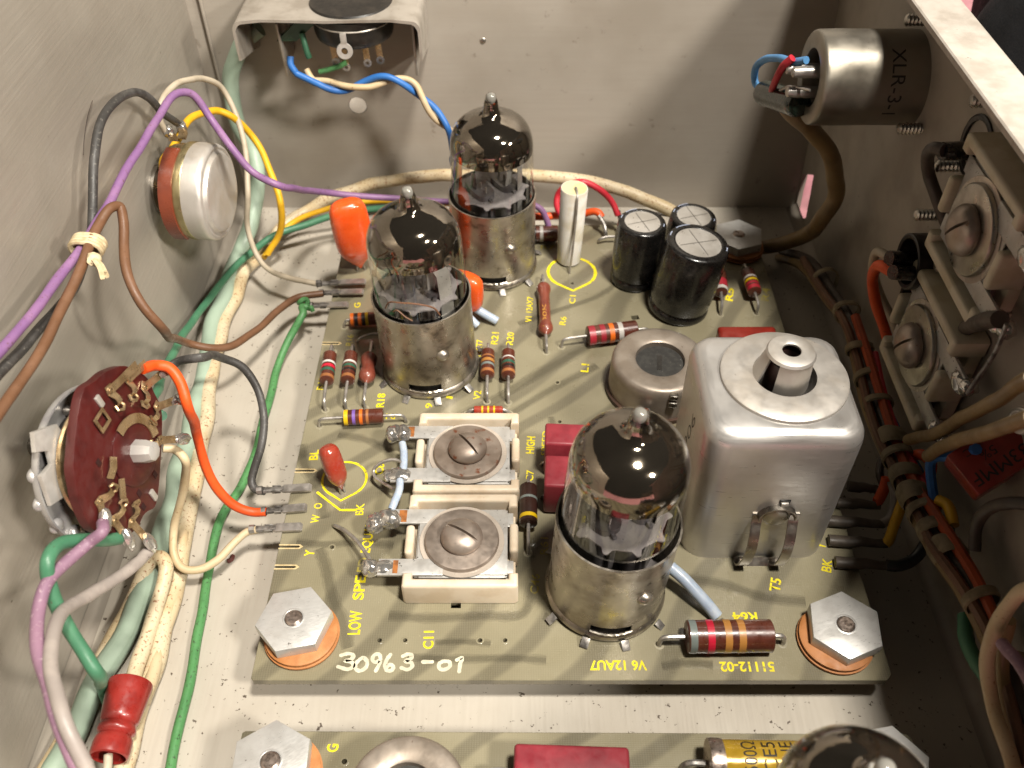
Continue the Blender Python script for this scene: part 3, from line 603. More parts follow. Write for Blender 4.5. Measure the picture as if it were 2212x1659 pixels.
resistor('brown resistor with white, crimson and green bands nearest the board\'s left edge', ax(703, 886), ax(720, 760), .95, .17, [(.10, .1, 'tan'), (.32, .09, 'green'), (.46, .09, 'crimson'), (.60, .07, 'white')], .30, .56)
resistor('brown resistor with white, green and black bands, second from the left edge', ax(748, 885), ax(765, 760), .95, .17, [(.10, .1, 'tan'), (.32, .07, 'black'), (.46, .09, 'green'), (.60, .07, 'white')], .30, .56)
resistor('lumpy dark red dipped resistor with yellow flecks left of the middle tube', ax(789, 882), ax(806, 752), .95, .2, [], .30, .52, m=M_dip, shape='dip', name='dipped_resistor')
resistor('small brown resistor with gold and grey bands under the legend R21', ax(1052, 868), ax(1055, 755), .85, .17, [(.10, .1, 'tan'), (.36, .08, 'grey'), (.52, .10, 'gold'), (.70, .05, 'tan')], .28, .56)
resistor('small brown resistor with white, green and black bands under the legend R20', ax(1098, 870), ax(1098, 755), .85, .17, [(.10, .1, 'tan'), (.30, .08, 'black'), (.46, .10, 'green'), (.66, .05, 'white')], .28, .56)
resistor('long brown dipped resistor with worn gold lettering right of the rear tube', ax(1180, 762), ax(1172, 605), 1.95, .19, [], .24, .5, m=M_dip, shape='dip', name='dipped_resistor')
resistor('brown resistor with red, orange and silver bands behind the ferrite core', ax(1213, 750), ax(1400, 726), 1.3, .25, [(.08, .17, 'red'), (.29, .14, 'red'), (.47, .13, 'orange'), (.65, .13, 'silver')], .28, .57)
resistor('orange and black banded resistor half hidden at the left of the middle tube', ax(744, 707), ax(850, 700), .95, .17, [(.05, .09, 'orange'), (.16, .07, 'black'), (.26, .09, 'orange'), (.36, .06, 'black'), (.45, .08, 'yellow')], .24, .52)
resistor('dark resistor with a silver band behind the rear tube at the back of the board', ax(1110, 522), ax(1215, 520), .95, .22, [(.22, .22, 'black'), (.5, .1, 'silver')], .26, .56)
resistor('brown resistor with white, yellow and red bands leaning by the board\'s right edge', ax(1634, 678), ax(1603, 588), .9, .18, [(.12, .14, 'red'), (.30, .1, 'red'), (.45, .09, 'yellow'), (.60, .08, 'white')], .34, .52)
resistor('pink and grey resistor peeping out right of the tallest black capacitor', ax(1556, 680), ax(1548, 590), .8, .18, [(.08, .12, 'silver'), (.35, .3, 'red')], .34, .52)
resistor('dark brown resistor with grey and yellow bands beside the front trimmer', ax(1141, 1195), ax(1141, 1045), .98, .19, [(.14, .1, 'yellow'), (.62, .07, 'grey')], .34, .54, m=mat('dark_brown_resistor', '#33201a', .34, 0, '#291812', coat=.3))
resistor('thin red resistor with yellow bands tucked behind the upper trimmer', ax(1010, 893), ax(1100, 893), .7, .10, [(.3, .05, 'yellow'), (.5, .05, 'yellow'), (.7, .05, 'yellow')], .12, .5, m=M_redepoxy)
# worn lettering on the dipped bodies
text('100K', at(1177, 705, 'z', 1.2), at(1175, 655, 'z', 1.2), .11, mat('gold_ink', '#b8843a', .6, spk='#7d4030', sscale=14, slo=.5, shi=.6), None, 'printed_value').name = 'printed_value'
pv = bpy.data.objects['printed_value']; par = [o for o in bpy.data.objects if o.name.startswith('dipped_resistor') and 'long brown' in o['label']][0]
bpy.context.view_layer.update(); pv.parent = par; pv.matrix_parent_inverse = par.matrix_world.inverted()

# ------------------------------------------------------------------ capacitors
def drop(label, base, H, W, T_, m, rot=(0, 0, 0), name='film_capacitor', flat=1.0):
    t = thing(name, label, 'capacitor', base, rot, 'orange film capacitors' if m is M_orange else 'red dipped capacitors')
    rings = []; n = 24
    for q, k in ((0, .06), (.06, .22), (.14, .5), (.24, .8), (.36, .97), (.55, 1.0), (.75, .98), (.88, .93), (.95, .8), (.985, .6), (1.0, .3)):
        e = 2.6; ring = []
        for i in range(n):
            a = 2 * math.pi * i / n; c, s = math.cos(a), math.sin(a)
            ring.append((W / 2 * k * math.copysign(abs(c) ** (2 / e), c), T_ / 2 * min(1, k * 1.05) * math.copysign(abs(s) ** (2 / e), s), .1 + q * H))
        rings.append(ring)
    G().loft(rings).build('body', m, t)
    for sx in (-1, 1): G().tube([(sx * W * .08, 0, .2), (sx * W * .1, 0, .05), (sx * W * .1, 0, -.15)], .03, 6).build('lead', M_lead, t)
    return t
drop('bright orange film capacitor standing left of the middle tube', (-4.22, 12.2, BZ), 2.35, 1.05, .62, M_orange, (R(4), R(-4), R(20)))
drop('bright orange film capacitor peeping out right of the middle tube', (-1.25, 10.25, BZ), 1.35, 1.0, .5, M_orange, (0, R(3), R(-25)))
drop('bright orange film capacitor squeezed between the middle and rear tubes', (-2.05, 11.55, BZ), 2.35, 1.2, .6, M_orange, (0, R(-3), R(-55)))
drop('glossy red dipped capacitor standing inside the yellow printed ring', (-3.72, 4.38, BZ), 1.12, .46, .42, M_redepoxy, (R(-22), R(3), R(40)), 'dipped_capacitor')

def block(label, c, d, m, rot=(0, 0, 0), bev=.05, group='red block capacitors', leads=True):
    t = thing('block_capacitor', label, 'capacitor', c, rot, group)
    G().box((0, 0, d[2] / 2), d, bev, seg=3).build('body', m, t)
    if leads:
        for s in (-1, 1): G().tube(spline([(s * d[0] * .42, 0, .05), (s * d[0] * .52, 0, .02), (s * (d[0] * .5 + .08), 0, -.15)]), .035, 6).build('lead', M_lead, t)
    return t
p = at(1618, 700, 'z', 1.25); b_ = block('orange-red block capacitor with a white stripe behind the square can', (5.85, 8.75, BZ), (1.45, .55, .78), M_redcap2, (0, 0, 0), .09)
G().box((0, -.279, .6), (1.2, .012, .05), 0).build('white_stripe', M_white, b_)
block('dull red block capacitor behind the front tube, nearer the legend HIGH SPEED', (1.24, 5.15, BZ + .05), (1.05, .62, 1.05), M_redcap, (0, 0, R(-3)), .06)
block('dull red block capacitor tucked left of the front tube shield', (1.24, 4.2, BZ + .05), (1.1, .85, .95), M_redcap, (0, 0, R(-3)), .06)
bb = block('long dull red block capacitor lying on the front board', (1.0, -1.85, BZ + .06), (1.95, .72, .62), M_redcap, (0, 0, R(-2)), .07, leads=False)
for s, q in ((-1, 0), (1, 0)): G().tube(spline([(s * .95, 0, .25), (s * 1.25, .02, .27), (s * 1.42, 0, .2), (s * 1.45, 0, -.15)]), .05, 8).build('lead', M_lead, bb)

def electro(label, base, top, r, marks=True):
    base = Vector(base); ax_ = Vector(top) - base; H = ax_.length; q = Vector((0, 0, 1)).rotation_difference(ax_).to_euler()
    t = thing('electrolytic_capacitor', label, 'capacitor', base, q, 'black electrolytic capacitors')
    G().lathe(fine([(r - .06, 0), (r, .06), (r, .2), (r - .035, .27), (r, .34), (r, H - .1), (r - .03, H - .03), (r - .1, H), (r * .74, H), (r * .73, H - .015)], 3), 48).build('sleeve', M_black, t)
    G().lathe([(0, H - .012), (r * .74, H - .012)], 40).build('vent_top', M_vent, t)
    g = G()
    for a in (20, 110): g.box((0, 0, H - .008), (r * 1.3, .018, .012), M=Matrix.Rotation(R(a), 4, 'Z'))
    g.build('vent_score', mat('score_line', '#9a958e', .4, .6), t)
    G().lathe([(0, -.02), (r * .9, -.02), (r * .9, .03), (0, .03)], 30).build('bung', M_bakelite, t)
    if marks:
        for a0, a1 in ((100, 135), (150, 165), (340, 352)):
            v = []; n = 8
            for i in range(n + 1):
                a = R(a0 + (a1 - a0) * i / n); v += [((r - .16) * math.cos(a), (r - .16) * math.sin(a), H + .003), ((r - .06) * math.cos(a), (r - .06) * math.sin(a), H - .006)]
            G().add(v, [(2 * i, 2 * i + 1, 2 * i + 3, 2 * i + 2) for i in range(n)]).build('printed_stripe', mat('pale_blue_print', '#aab4cc', .5), t)
    return t
e2 = electro('tallest black electrolytic capacitor, nearest the square can', (4.42, 10.62, BZ), (4.68, 10.58, 2.98), .80)
electro('black electrolytic capacitor nearest the white paper capacitor', (3.36, 11.82, BZ), (3.42, 11.8, 2.74), .64)
electro('black electrolytic capacitor half hidden behind the tallest one', (4.75, 12.3, BZ), (4.85, 12.25, 2.6), .62)
for i, a in enumerate((296, 298, 300)):   # faint side print
    text(('85', '0', '35')[i], Vector((.806 * math.cos(R(a + 22)), .806 * math.sin(R(a + 22)), 1.55 - i * .42)), Vector((.806 * math.cos(R(a + 22)), .806 * math.sin(R(a + 22)), 1.25 - i * .42)), .12, M_white, None, 'printed_value', up=(math.cos(R(a + 22)), math.sin(R(a + 22)), 0)).parent = e2

# tall white paper capacitor with its lead folded down the side
t = thing('paper_capacitor', 'tall white paper tube capacitor standing in a yellow printed ring', 'capacitor', (1.60, 12.62, BZ), (0, R(1.2), 0))
G().lathe([(0, .04), (.30, .04), (.33, .07), (.365, 2.4), (.35, 2.43), (0, 2.4)], 36).build('tube', M_creamtube, t)
G().lathe([(0, 2.445), (.33, 2.435), (.352, 2.415)], 32).build('wax_end', M_wax, t)
G().tube(spline([(.02, -.02, 2.40), (.03, -.06, 2.47), (.05, -.2, 2.47), (.06, -.36, 2.38), (.07, -.40, 2.0), (.06, -.42, 1.2), (.03, -.50, .4), (0, -.56, .1), (0, -.57, -.1)]), .03, 8).build('lead', M_lead, t)

# yellow film capacitor on the front board
p0 = at(1560, 1622, 'z', 1.2); t = thing('film_cylinder', 'yellow wrapped cylinder capacitor with black print on the front board', 'capacitor', (3.35, -1.72, BZ + .43), (0, 0, R(-1)))
G().lathe([(0, 0), (.36, 0), (.40, .02), (.40, 2.3), (.36, 2.32), (0, 2.32)], 40, Matrix.Rotation(R(90), 4, 'Y')).build('body', M_yfilm, t)
G().lathe([(0, -.02), (.3, -.03), (.41, -.02), (.425, .05), (.41, .22), (.4, .22)], 40, Matrix.Rotation(R(90), 4, 'Y')).build('end_cap', M_thread, t)
G().tube(spline([(-.02, 0, 0), (-.3, 0, .02), (-.42, 0, -.12), (-.45, 0, -.55)]), .06, 8).build('lead', M_dull, t)
for s, x, a0 in (('500\u03a9', .62, 70), ('CE5', .95, 72), ('TNE', 1.25, 72)):
    y0, y1 = -.3, .34
    text(s, Vector((x, -.27, .33)), Vector((x, .26, .34)), .24, M_ink, None, 'printed_value', up=(0, -.05, 1), lift=.045, off=.0).parent = t
for o in t.children:
    if o.name.startswith('printed_value'):
        for q in o.data.vertices: q.co.z = math.sqrt(max(0, .405 ** 2 - q.co.y ** 2))

# ------------------------------------------------------------------ trimmer capacitors
def make_trimmer(name, label, ceramic, slot, rust, wall=False):
    t = thing(name, label, 'trimmer', group='ceramic trimmer capacitors')
    G().box((0, 0, .12), (2.2, 2.08, .24), .04).build('base', ceramic, t)
    for s in (-1, 1):
        pl = [(-1.14, .04), (-1.08, 0), (1.08, 0), (1.14, .04), (1.14, .34), (.95, .34), (.95, .2), (-.95, .2), (-.95, .34), (-1.14, .34)]
        G().prism([(x, s * (1.14 - d)) for x, d in pl][::-s], .02, .62, .07, seg=3).build('side_wall', ceramic, t)
        G().box((s * 1.06, .02 * s, .34), (.18, .70, .6), .07, seg=3).build('post', ceramic, t)
    G().box((0, 0, .30), (1.7, 1.75, .1), .01).build('dielectric', mat('grey_mica', '#a59a90', .5, .2), t)
    for k, (z, sx, sy, dx) in enumerate(((.40, 1.85, 1.6, 0), (.44, 1.72, 1.66, .03), (.48, 1.82, 1.56, .02))):
        G().box((dx, 0, z), (sx, sy, .03), .005).build('leaf', M_stn, t)
    G().box((-.95, .62, .49), (1.2, .36, .05), .008).build('tab', M_stn, t)
    G().box((-1.0, -.62, .49), (1.3, .38, .06), .008).build('tab', M_stn, t)
    G().box((.9, -.6, .46), (.3, .3, .04), .008).build('tab', M_stn, t); G().box((.9, .55, .46), (.3, .34, .04), .008).build('tab', M_stn, t)
    G().lathe([(0, .5), (.86, .5), (.865, .508), (.86, .515), (0, .517)], 56).build('mica_disc', mat('clear_mica', '#bfb3a6', .25, .1, coat=.3), t)
    G().lathe([(0, .518), (.745, .518), (.76, .53), (.76, .565), (.735, .60), (.70, .606), (0, .608)], 56).build('washer', rust, t)
    hd = G().lathe([(.40, .6), (.415, .63)] + fine([(.43, .66), (.425, .70), (.37, .79), (.27, .86), (.14, .895), (0, .905)], 3) + [(0, .58), (.40, .6)], 44).build('screw_head', rust if wall is False else M_screw, t)
    c = G().box((0, 0, .90), (1.2, .055, .24), M=Matrix.Rotation(R(slot), 4, 'Z'))
    cut(hd, c)
    return t
tr1 = make_trimmer('trimmer_capacitor', 'cream ceramic trimmer with a rusty slotted screw, the rear of the pair on the board', M_ceramic, -52, M_rusty); 
tr2 = make_trimmer('trimmer_capacitor', 'cream ceramic trimmer with a clean slotted screw, the front of the pair on the board', M_ceramic, -32, M_screw)
tr1.location = (-.98, 5.10, BZ); tr2.location = (-1.02, 2.76, BZ)
def joint(t, pts, name='solder_joint', m=None):
    g = G()
    for i, (c, s) in enumerate(pts): g.blob(c, s, i + len(t.name), .25)
    return g.build(name, m or M_solder, t)
joint(tr1, [((-1.48, .58, .50), (.20, .21, .19)), ((-1.70, .58, .48), (.19, .22, .19))])
joint(tr1, [((-1.45, -.62, .52), (.25, .18, .10)), ((-1.70, -.62, .48), (.12, .16, .08))])
joint(tr2, [((-1.52, .56, .50), (.27, .22, .19)), ((-1.82, .48, .47), (.2, .22, .18))])
joint(tr2, [((-1.80, -.62, .48), (.2, .19, .17)), ((-1.55, -.62, .52), (.2, .14, .06))])
M_rust = mat('flux_stain', '#a0622c', .6, 0, '#7a4a22', nscale=8)
G().box((-1.30, .62, .517), (.14, .3, .008)).build('flux_stain', M_rust, tr1); G().box((-1.30, -.62, .523), (.1, .3, .008)).build('flux_stain', M_rust, tr2); G().box((-1.25, .62, .517), (.16, .3, .008)).build('flux_stain', M_rust, tr2)
def wall_trimmer(label, p, slot):
    t = make_trimmer('trimmer_capacitor', label, M_ceram2, slot, M_steel, True)
    m = Matrix(((0, 0, -1), (1, 0, 0), (0, -1, 0))).to_4x4(); m.translation = p; t.matrix_world = m
    t.location = p; t.rotation_euler = m.to_euler(); t.scale = (1.1, 1.1, 1.1)
    joint(t, [((-1.55, .60, .47), (.2, .19, .15)), ((-1.75, .58, .42), (.15, .15, .14))]); joint(t, [((-1.55, -.62, .5), (.25, .18, .12)), ((-1.75, -.7, .45), (.14, .15, .16))])
    return t
wall_trimmer('grey ceramic trimmer on the right wall, the lower of two', (8.78, 5.5, 4.2), 60)
wall_trimmer('grey ceramic trimmer on the right wall, the upper of two near the rim', (8.78, 5.35, 7.15), 55)

# links between the trimmer tabs
def sleeve(label, spec, r, m=M_milk, cat='wire sleeve', flat=None, name='wire_sleeve'):
    return tag(G().tube(path(spec), r, 12, flat=flat).build(name, m), label, cat, 'milky wire sleeves')
sleeve('pale blue sleeve joining the two solder tabs of the rear trimmer', [(869, 958, 'z', 1.30), (872, 975, 'z', 1.32), (872, 1003, 'z', 1.30), (870, 1018, 'z', 1.32)], .085)
sleeve('pale blue sleeve running from the rear trimmer to the front trimmer', [(864, 1036, 'z', 1.30), (862, 1060, 'z', 1.34), (852, 1085, 'z', 1.34), (846, 1100, 'z', 1.28)], .085)
sleeve('long milky white sleeve lying right of the front tube', [(1448, 1225, 'z', 1.35), (1475, 1248, 'z', 1.28), (1505, 1280, 'z', 1.15), (1530, 1308, 'z', 1.02), (1549, 1332, 'z', .90)], .125)
sleeve('short milky white sleeve right of the middle tube, the longer of two', [(1030, 668, 'z', 1.15), (1050, 680, 'z', 1.05), (1074, 694, 'z', .92)], .115)
sleeve('stubby milky white sleeve right of the middle tube, the shorter of two', [(1012, 684, 'z', 1.15), (1022, 694, 'z', 1.05), (1031, 703, 'z', .95)], .10)
def bare(label, spec, r=.038, m=M_lead): return tag(G().tube(path(spec), r, 8).build('bare_wire', m), label, 'wire', 'bare tinned wires')
bare('bare wire loop beside the legend C8 left of the rear trimmer', [(873, 1010, 'z', 1.32), (866, 998, 'z', 1.34), (846, 993, 'z', 1.32), (820, 1002, 'z', 1.24), (807, 1016, 'z', 1.14), (810, 1030, 'z', 1.08), (832, 1046, 'z', 1.1), (850, 1056, 'z', 1.2)])
bare('bare wire curving from a board hole to the front trimmer tab', [(722, 1138, 'z', .7), (724, 1136, 'z', .86), (745, 1146, 'z', 1.02), (770, 1168, 'z', 1.18), (787, 1190, 'z', 1.26), (800, 1212, 'z', 1.3)], .045)
bare('short bent wire end left of the first black capacitor', [(1292, 528, 'z', .7), (1295, 518, 'z', .95), (1310, 512, 'z', 1.02), (1330, 511, 'z', 1.02)], .04)
bare('thin arched wire left of the middle tube shield', [(771, 741, 'z', .7), (776, 732, 'z', .95), (795, 723, 'z', 1.0), (818, 720, 'z', 1.0)], .03)

# ------------------------------------------------------------------ square transformer can
t = thing('transformer_can', 'tall square aluminium transformer can with a round collar on top', 'transformer', (5.0, 4.13, BZ))
W_, D_, H_ = 2.94, 2.86, 3.75; rings = []
for q, z in ((0, 0), (0, 1.2), (0, 2.4), (0, H_ - .34), (.03, H_ - .2), (.09, H_ - .1), (.18, H_ - .035), (.30, H_ - .003), (.5, H_)):
    rings.append([(x, y, z) for x, y in rrect(W_ - 2 * q, D_ - 2 * q, max(.12, .48 - q * .6), 6)])
can = G().loft(rings, cap0=False).build('can', M_alu, t, angle=60)
cut(can, G().lathe([(0, -1), (.66, -1), (.66, 1), (0, 1)], 32, Matrix.Translation((5.0 + .16, 4.13 + .12, BZ + H_))))
cx, cy = .16, .12
cm = Matrix.Translation((cx, cy, H_))
G().lathe([(.60, .01), (.60, .09), (.64, .10), (1.16, .085), (1.20, .06), (1.205, .004), (.60, .004)], 64, cm).build('collar', M_alu2, t)
G().lathe([(0, -.8), (.36, -.8), (.36, .5), (.2, .52), (.2, -.3), (0, -.3)], 32, cm).build('bobbin', mat('brown_bobbin', '#3c2420', .5), t)
v = []; g = G()
def finger(a0, a1, r0, r1, z0, z1, out_=0):
    n = 10; v = []; f = []
    for i in range(n + 1):
        a = R(a0 + (a1 - a0) * i / n)
        for r, z in ((r0, z0), (r0 + (r1 - r0) * .9, z0 + (z1 - z0) * .82), (r1, z1), (r1 - .05, z1 - .01), (r0 + (r1 - r0) * .9 - .05, z0 + (z1 - z0) * .82), (r0 - .05, z0)):
            v.append((r * math.cos(a), r * math.sin(a), z))
    for i in range(n):
        for j in range(6): f.append((6 * i + j, 6 * i + (j + 1) % 6, 6 * i + 6 + (j + 1) % 6, 6 * i + 6 + j))
    f += [tuple(range(6)), tuple(6 * n + j for j in range(6))[::-1]]
    return G().add(v, f, cm)
finger(232, 352, .47, .44, -.08, .64).build('collet_finger', M_alu2, t); finger(20, 120, .5, .44, -.08, .64).build('collet_finger', M_alu2, t); finger(150, 200, .62, .44, .02, .66).build('collet_finger', M_alu2, t)
G().lathe([(.175, .66), (.175, .70), (.2, .715), (.36, .715), (.43, .69), (.46, .64), (.44, .62), (.2, .64), (.175, .66)], 40, cm).build('collet_top', M_alu2, t)
G().lathe([(0, .3), (.2, .3)], 20, cm).build('core_screw', M_black, t)
# spring clip on the front face
yf = -D_ / 2; cl = G(); cx_ = .17
side = [(yf - .02, 1.52), (yf - .06, 1.35), (yf - .22, 1.12), (yf - .36, .8), (yf - .38, .45), (yf - .28, .16), (yf - .12, .03)]
for s in (-1, 1):
    cl.strip(spline([(cx_ + s * (.36 - .0) - .10 * (1.52 - z), y, z) for y, z in side], 5), .2, .035, (1, 0, 0))
cl.strip(spline([(cx_ + .36 * math.cos(R(a)), yf - .03, 1.5 + .30 * math.sin(R(a))) for a in range(-10, 191, 20)], 3), .2, .03, (0, 1, 0))
cl.strip([(cx_ - .60, yf - .13, .05), (cx_ - .15, yf - .14, .04), (cx_ + .30, yf - .13, .05)], .2, .035, (0, .7, .7))
cl.build('spring_clip', M_steel, t)
G().lathe([(0, .04), (.2, .035), (.24, .02), (.25, 0)], 28, Matrix.Translation((cx_, yf - .01, 1.42)) @ Matrix.Rotation(R(90), 4, 'X')).build('clip_boss', M_steel, t)
G().box((cx_ + .08, yf - .002, 1.90), (.22, .02, .13), .003).build('clip_slot', M_black, t)
G().box((cx_ + .08, yf - .03, 1.84), (.15, .05, .14), .01).build('clip_tongue', M_vent, t)
lw = t.location.x - W_ / 2
text('906', at(1478, 965, 'x', lw), at(1501, 897, 'x', lw), .27, M_ink, t, 'handwritten_number', up=(-1, 0, 0), lift=.006, off=-.02)

# ------------------------------------------------------------------ round ferrite cores
def pot_core(label, c, r, h, rot):
    t = thing('ferrite_core', label, 'inductor', c, (0, 0, R(rot)), 'round adjustable cores')
    G().lathe(fine([(r * 1.02, .05), (r * 1.0, h * .6), (r * .99, h - .12), (r * .94, h - .03), (r * .86, h)], 3) + [(r * .55, h), (r * .51, h - .03), (r * .50, h - .4)], 56).build('shell', M_shellm, t)
    G().lathe([(0, h - .16), (r * .52, h - .16)], 32).build('slug', M_ferrite, t)
    G().box((0, 0, h - .157), (.12, .5, .012)).build('slot', M_black, t)
    G().box((.35, -r * 1.0, h - .34), (.2, .1, .16), .02).build('clip', M_steel, t); G().box((.35, -r * .97, h - .12), (.2, .14, .14), .03).build('clip', M_steel, t)
    G().lathe([(0, 0), (r * 1.08, 0), (r * 1.08, .12), (0, .12)], 40).build('base', mat('brown_base', '#4a3428', .5, 0, '#3a2820'), t)
    return t
pot_core('round ferrite core with a slotted dark slug beside the square can', (3.52, 7.62, BZ), 1.15, 1.0, -8)
pot_core('round metal core cut off by the bottom edge of the picture', (-1.72, -2.38, BZ), 1.0, .9, 30)
# copper coloured scrap behind the front tube's tip
p = at(1385, 895, 'z', 1.2)
joint(tag(G().box((0, 0, 0), (.4, .2, .25), .03).build('coil_terminal', M_dull, loc=p), 'small tinned terminal block behind the tip of the front tube', 'terminal'), [((.05, -.05, .15), (.12, .1, .08))], 'copper_wrap', mat('copper', '#a0583a', .35, .9))

# ------------------------------------------------------------------ push-on terminals
def terminal(label, tip, back, group='crimped wire terminals', sleeve_=False, m=M_dull):
    tip = Vector(tip); back = Vector(back); d = tip - back; L = d.length
    t = thing('wire_terminal', label, 'terminal', back, (0, -math.asin(d.z / L), math.atan2(d.y, d.x)), group)
    if sleeve_:
        G().tube([(0, 0, 0), (L * .2, .01, 0), (L * .45, -.01, .01), (L * .62, .01, 0), (L, 0, 0)], [.10, .10, .115, .13, .13], 12, flat=.8).build('boot', sleeve_, t)
        return t
    G().strip([(L * .45, 0, .01), (L * .5, 0, .035), (L * .97, 0, .035), (L, 0, .0)], [.12, .2, .2, .16], .05, (0, 1, 0)).build('tab', M_lead, t)
    G().tube([(L * .12, 0, .02), (L * .3, 0, .02), (L * .42, 0, .03), (L * .5, 0, .03)], [.085, .07, .06, .07], 8, flat=.7).build('barrel', m, t)
    G().tube([(0, 0, .02), (L * .1, 0, .03)], [.10, .095], 8).build('crimp', m, t)
    for s in (-1, 1): G().box((L * .36, s * .07, .03), (L * .16, .03, .09), .008).build('crimp_ear', m, t)
    return t
TZ = BZ + .06
terminal('crimped terminal at the end of the dark grey wire on the board\'s left edge', at(672, 1055, 'z', TZ), at(556, 1061, 'z', TZ))
terminal('crimped terminal at the end of the orange wire on the board\'s left edge', at(662, 1098, 'z', TZ), at(566, 1106, 'z', TZ))
terminal('crimped terminal at the end of the cream wire on the board\'s left edge', at(652, 1140, 'z', TZ), at(540, 1145, 'z', TZ))
terminal('crimped terminal with the knotted green wire at the back left of the board', at(752, 660, 'z', TZ), at(668, 662, 'z', TZ))
terminal('dark crimped terminal at the end of the brown wire behind the board\'s left edge', at(785, 632, 'z', TZ + .05), at(690, 634, 'z', TZ + .05))
terminal('dark crimped terminal at the end of the thin cream wire at the back left', at(790, 610, 'z', TZ + .1), at(684, 614, 'z', TZ + .1))
BOOT = mat('grimy_boot', '#5a5148', .5, 0, '#473f37', nscale=3, bump=.15)
RB = [((1804, 1214), (1925, 1222), 'black'), ((1790, 1167), (1916, 1174), 'yellow'), ((1784, 1124), (1908, 1132), 'light grey'), ((1808, 1085), (1900, 1092), 'orange'), ((1832, 1050), (1895, 1056), 'dark grey')]
for a, b, n in RB: terminal('grimy booted terminal at the end of the %s wire on the board\'s right edge' % n, at(*a, 'z', TZ + .05), at(*b, 'z', TZ + .05), 'booted wire terminals', BOOT)
bare('grey terminal pin at the back edge below the red wire', [(1336, 455, 'z', 1.5), (1340, 480, 'z', 1.2), (1338, 505, 'z', .95), (1335, 515, 'z', .75)], .06, M_dull)
bare('grey terminal pin at the back edge below the orange wire', [(1293, 465, 'z', 1.35), (1305, 485, 'z', 1.15), (1308, 505, 'z', .95), (1307, 515, 'z', .75)], .06, M_dull)

# ------------------------------------------------------------------ volume potentiometer on the left wall
AXX = Matrix.Rotation(R(90), 4, 'Y')      # lathe axis along +X
pc = at(500, 408, 'x', -6.95)
t = thing('potentiometer', 'round silver potentiometer with a brown tag strip on the left wall', 'potentiometer', (XL, pc.y, pc.z), (0, 0, R(-6)))
G().lathe([(0, 0), (.62, 0), (.62, .12), (.5, .2), (.5, .5), (0, .5)], 32, AXX).build('bushing', M_steel, t)
G().lathe(fine([(1.0, .52), (1.12, .54), (1.14, .62), (1.14, .80)], 2), 48, AXX).build('front_plate', M_brass, t)
G().lathe([(0, .5), (1.12, .5), (1.12, .84), (0, .84)], 40, AXX).build('backing', M_brass, t)
G().lathe(fine([(1.17, .82), (1.19, .86), (1.19, 1.02), (1.17, 1.06)], 2), 48, AXX).build('band', mat('pale_brass', '#b8ab84', .35, .9, '#a0926a'), t)
G().lathe(fine([(1.18, 1.0), (1.18, 1.40), (1.14, 1.50), (1.08, 1.53), (1.04, 1.50), (.98, 1.52), (.94, 1.60), (.86, 1.62), (0, 1.63)], 2), 48, AXX).build('cover', M_alu2, t)
br = mat('brown_phenolic', '#7a3a26', .3, 0, '#6a3020', coat=.4)
v = []; n = 14
for i in range(n + 1):
    a = R(92 + 130 * i / n)     # tag strip on the side facing the camera
    for r, x in ((1.16, .50), (1.225, .52), (1.225, .84), (1.16, .86)): v.append((x, r * math.cos(a), -r * math.sin(a) * -1))
f = [(4 * i + j, 4 * i + (j + 1) % 4, 4 * i + 4 + (j + 1) % 4, 4 * i + 4 + j) for i in range(n) for j in range(4)]
v = [(x, y, z) for x, y, z in v]
G().add(v, f + [(0, 1, 2, 3), (4 * n, 4 * n + 1, 4 * n + 2, 4 * n + 3)]).build('tag_strip', br, t)
for u, v_, du, dv in ((392, 300, 0, -26), (375, 305, -12, -22), (388, 382, -18, -6)):
    a = at(u, v_, 'x', -8.05); b = at(u + du, v_ + dv, 'x', -8.15)
    q = t.matrix_basis.inverted(); a, b = q @ a, q @ b
    lg_ = G().strip([a, (a + b) / 2 + Vector((.05, 0, 0)), b], .22, .03, (1, 0, 0)).build('lug', M_brass, t); G().blob(b, (.13, .13, .15), u, .3).build('solder_joint', M_solder, lg_)

# ------------------------------------------------------------------ rotary switch on the left wall
A_, B_ = R(8), R(10); n_ = Vector((math.cos(A_) * math.cos(B_), -math.sin(A_) * math.cos(B_), math.sin(B_))); ex_ = Vector((math.sin(A_), math.cos(A_), 0)); ey_ = n_.cross(ex_)
sc = at(262, 985, 'x', -6.75)
rm = Matrix((ex_, ey_, n_)).transposed().to_4x4()
t = thing('rotary_switch', 'rotary switch with a dark red wafer and brass contacts on the left wall', 'switch', sc, rm.to_euler())
rmi = (Matrix.Translation(sc) @ rm).inverted()
def sw(u, v, h=0.0):     # a point of the wafer's face in the switch's own frame
    q = rmi @ at_plane(u, v, sc + n_ * h, n_); return q
outl = [(270, 790), (247, 795), (225, 806), (207, 822), (194, 830), (184, 838), (177, 855), (173, 872), (167, 910), (163, 944), (160, 980), (158, 1016), (163, 1045), (171, 1085), (186, 1121), (200, 1143), (225, 1154), (261, 1157), (297, 1143), (310, 1115), (320, 1105), (335, 1096), (342, 1068), (347, 1014), (351, 935), (349, 881), (333, 846), (322, 820), (300, 800)]
op = [tuple(sw(*q)[:2]) for q in outl][::-1]
op = [tuple(p[:2]) for p in spline([(x, y, 0) for x, y in op + [op[0]]], 3)][:-1]
wf = G().prism(op, -.17, 0, .02).build('wafer', M_wafer, t)
hub = sw(290, 975)
G().lathe([(0, -.2), (.62, -.2), (.62, .03), (.58, .05), (.30, .06), (0, .06)], 36, Matrix.Translation((hub.x, hub.y, 0))).build('rotor', M_wafer, t)
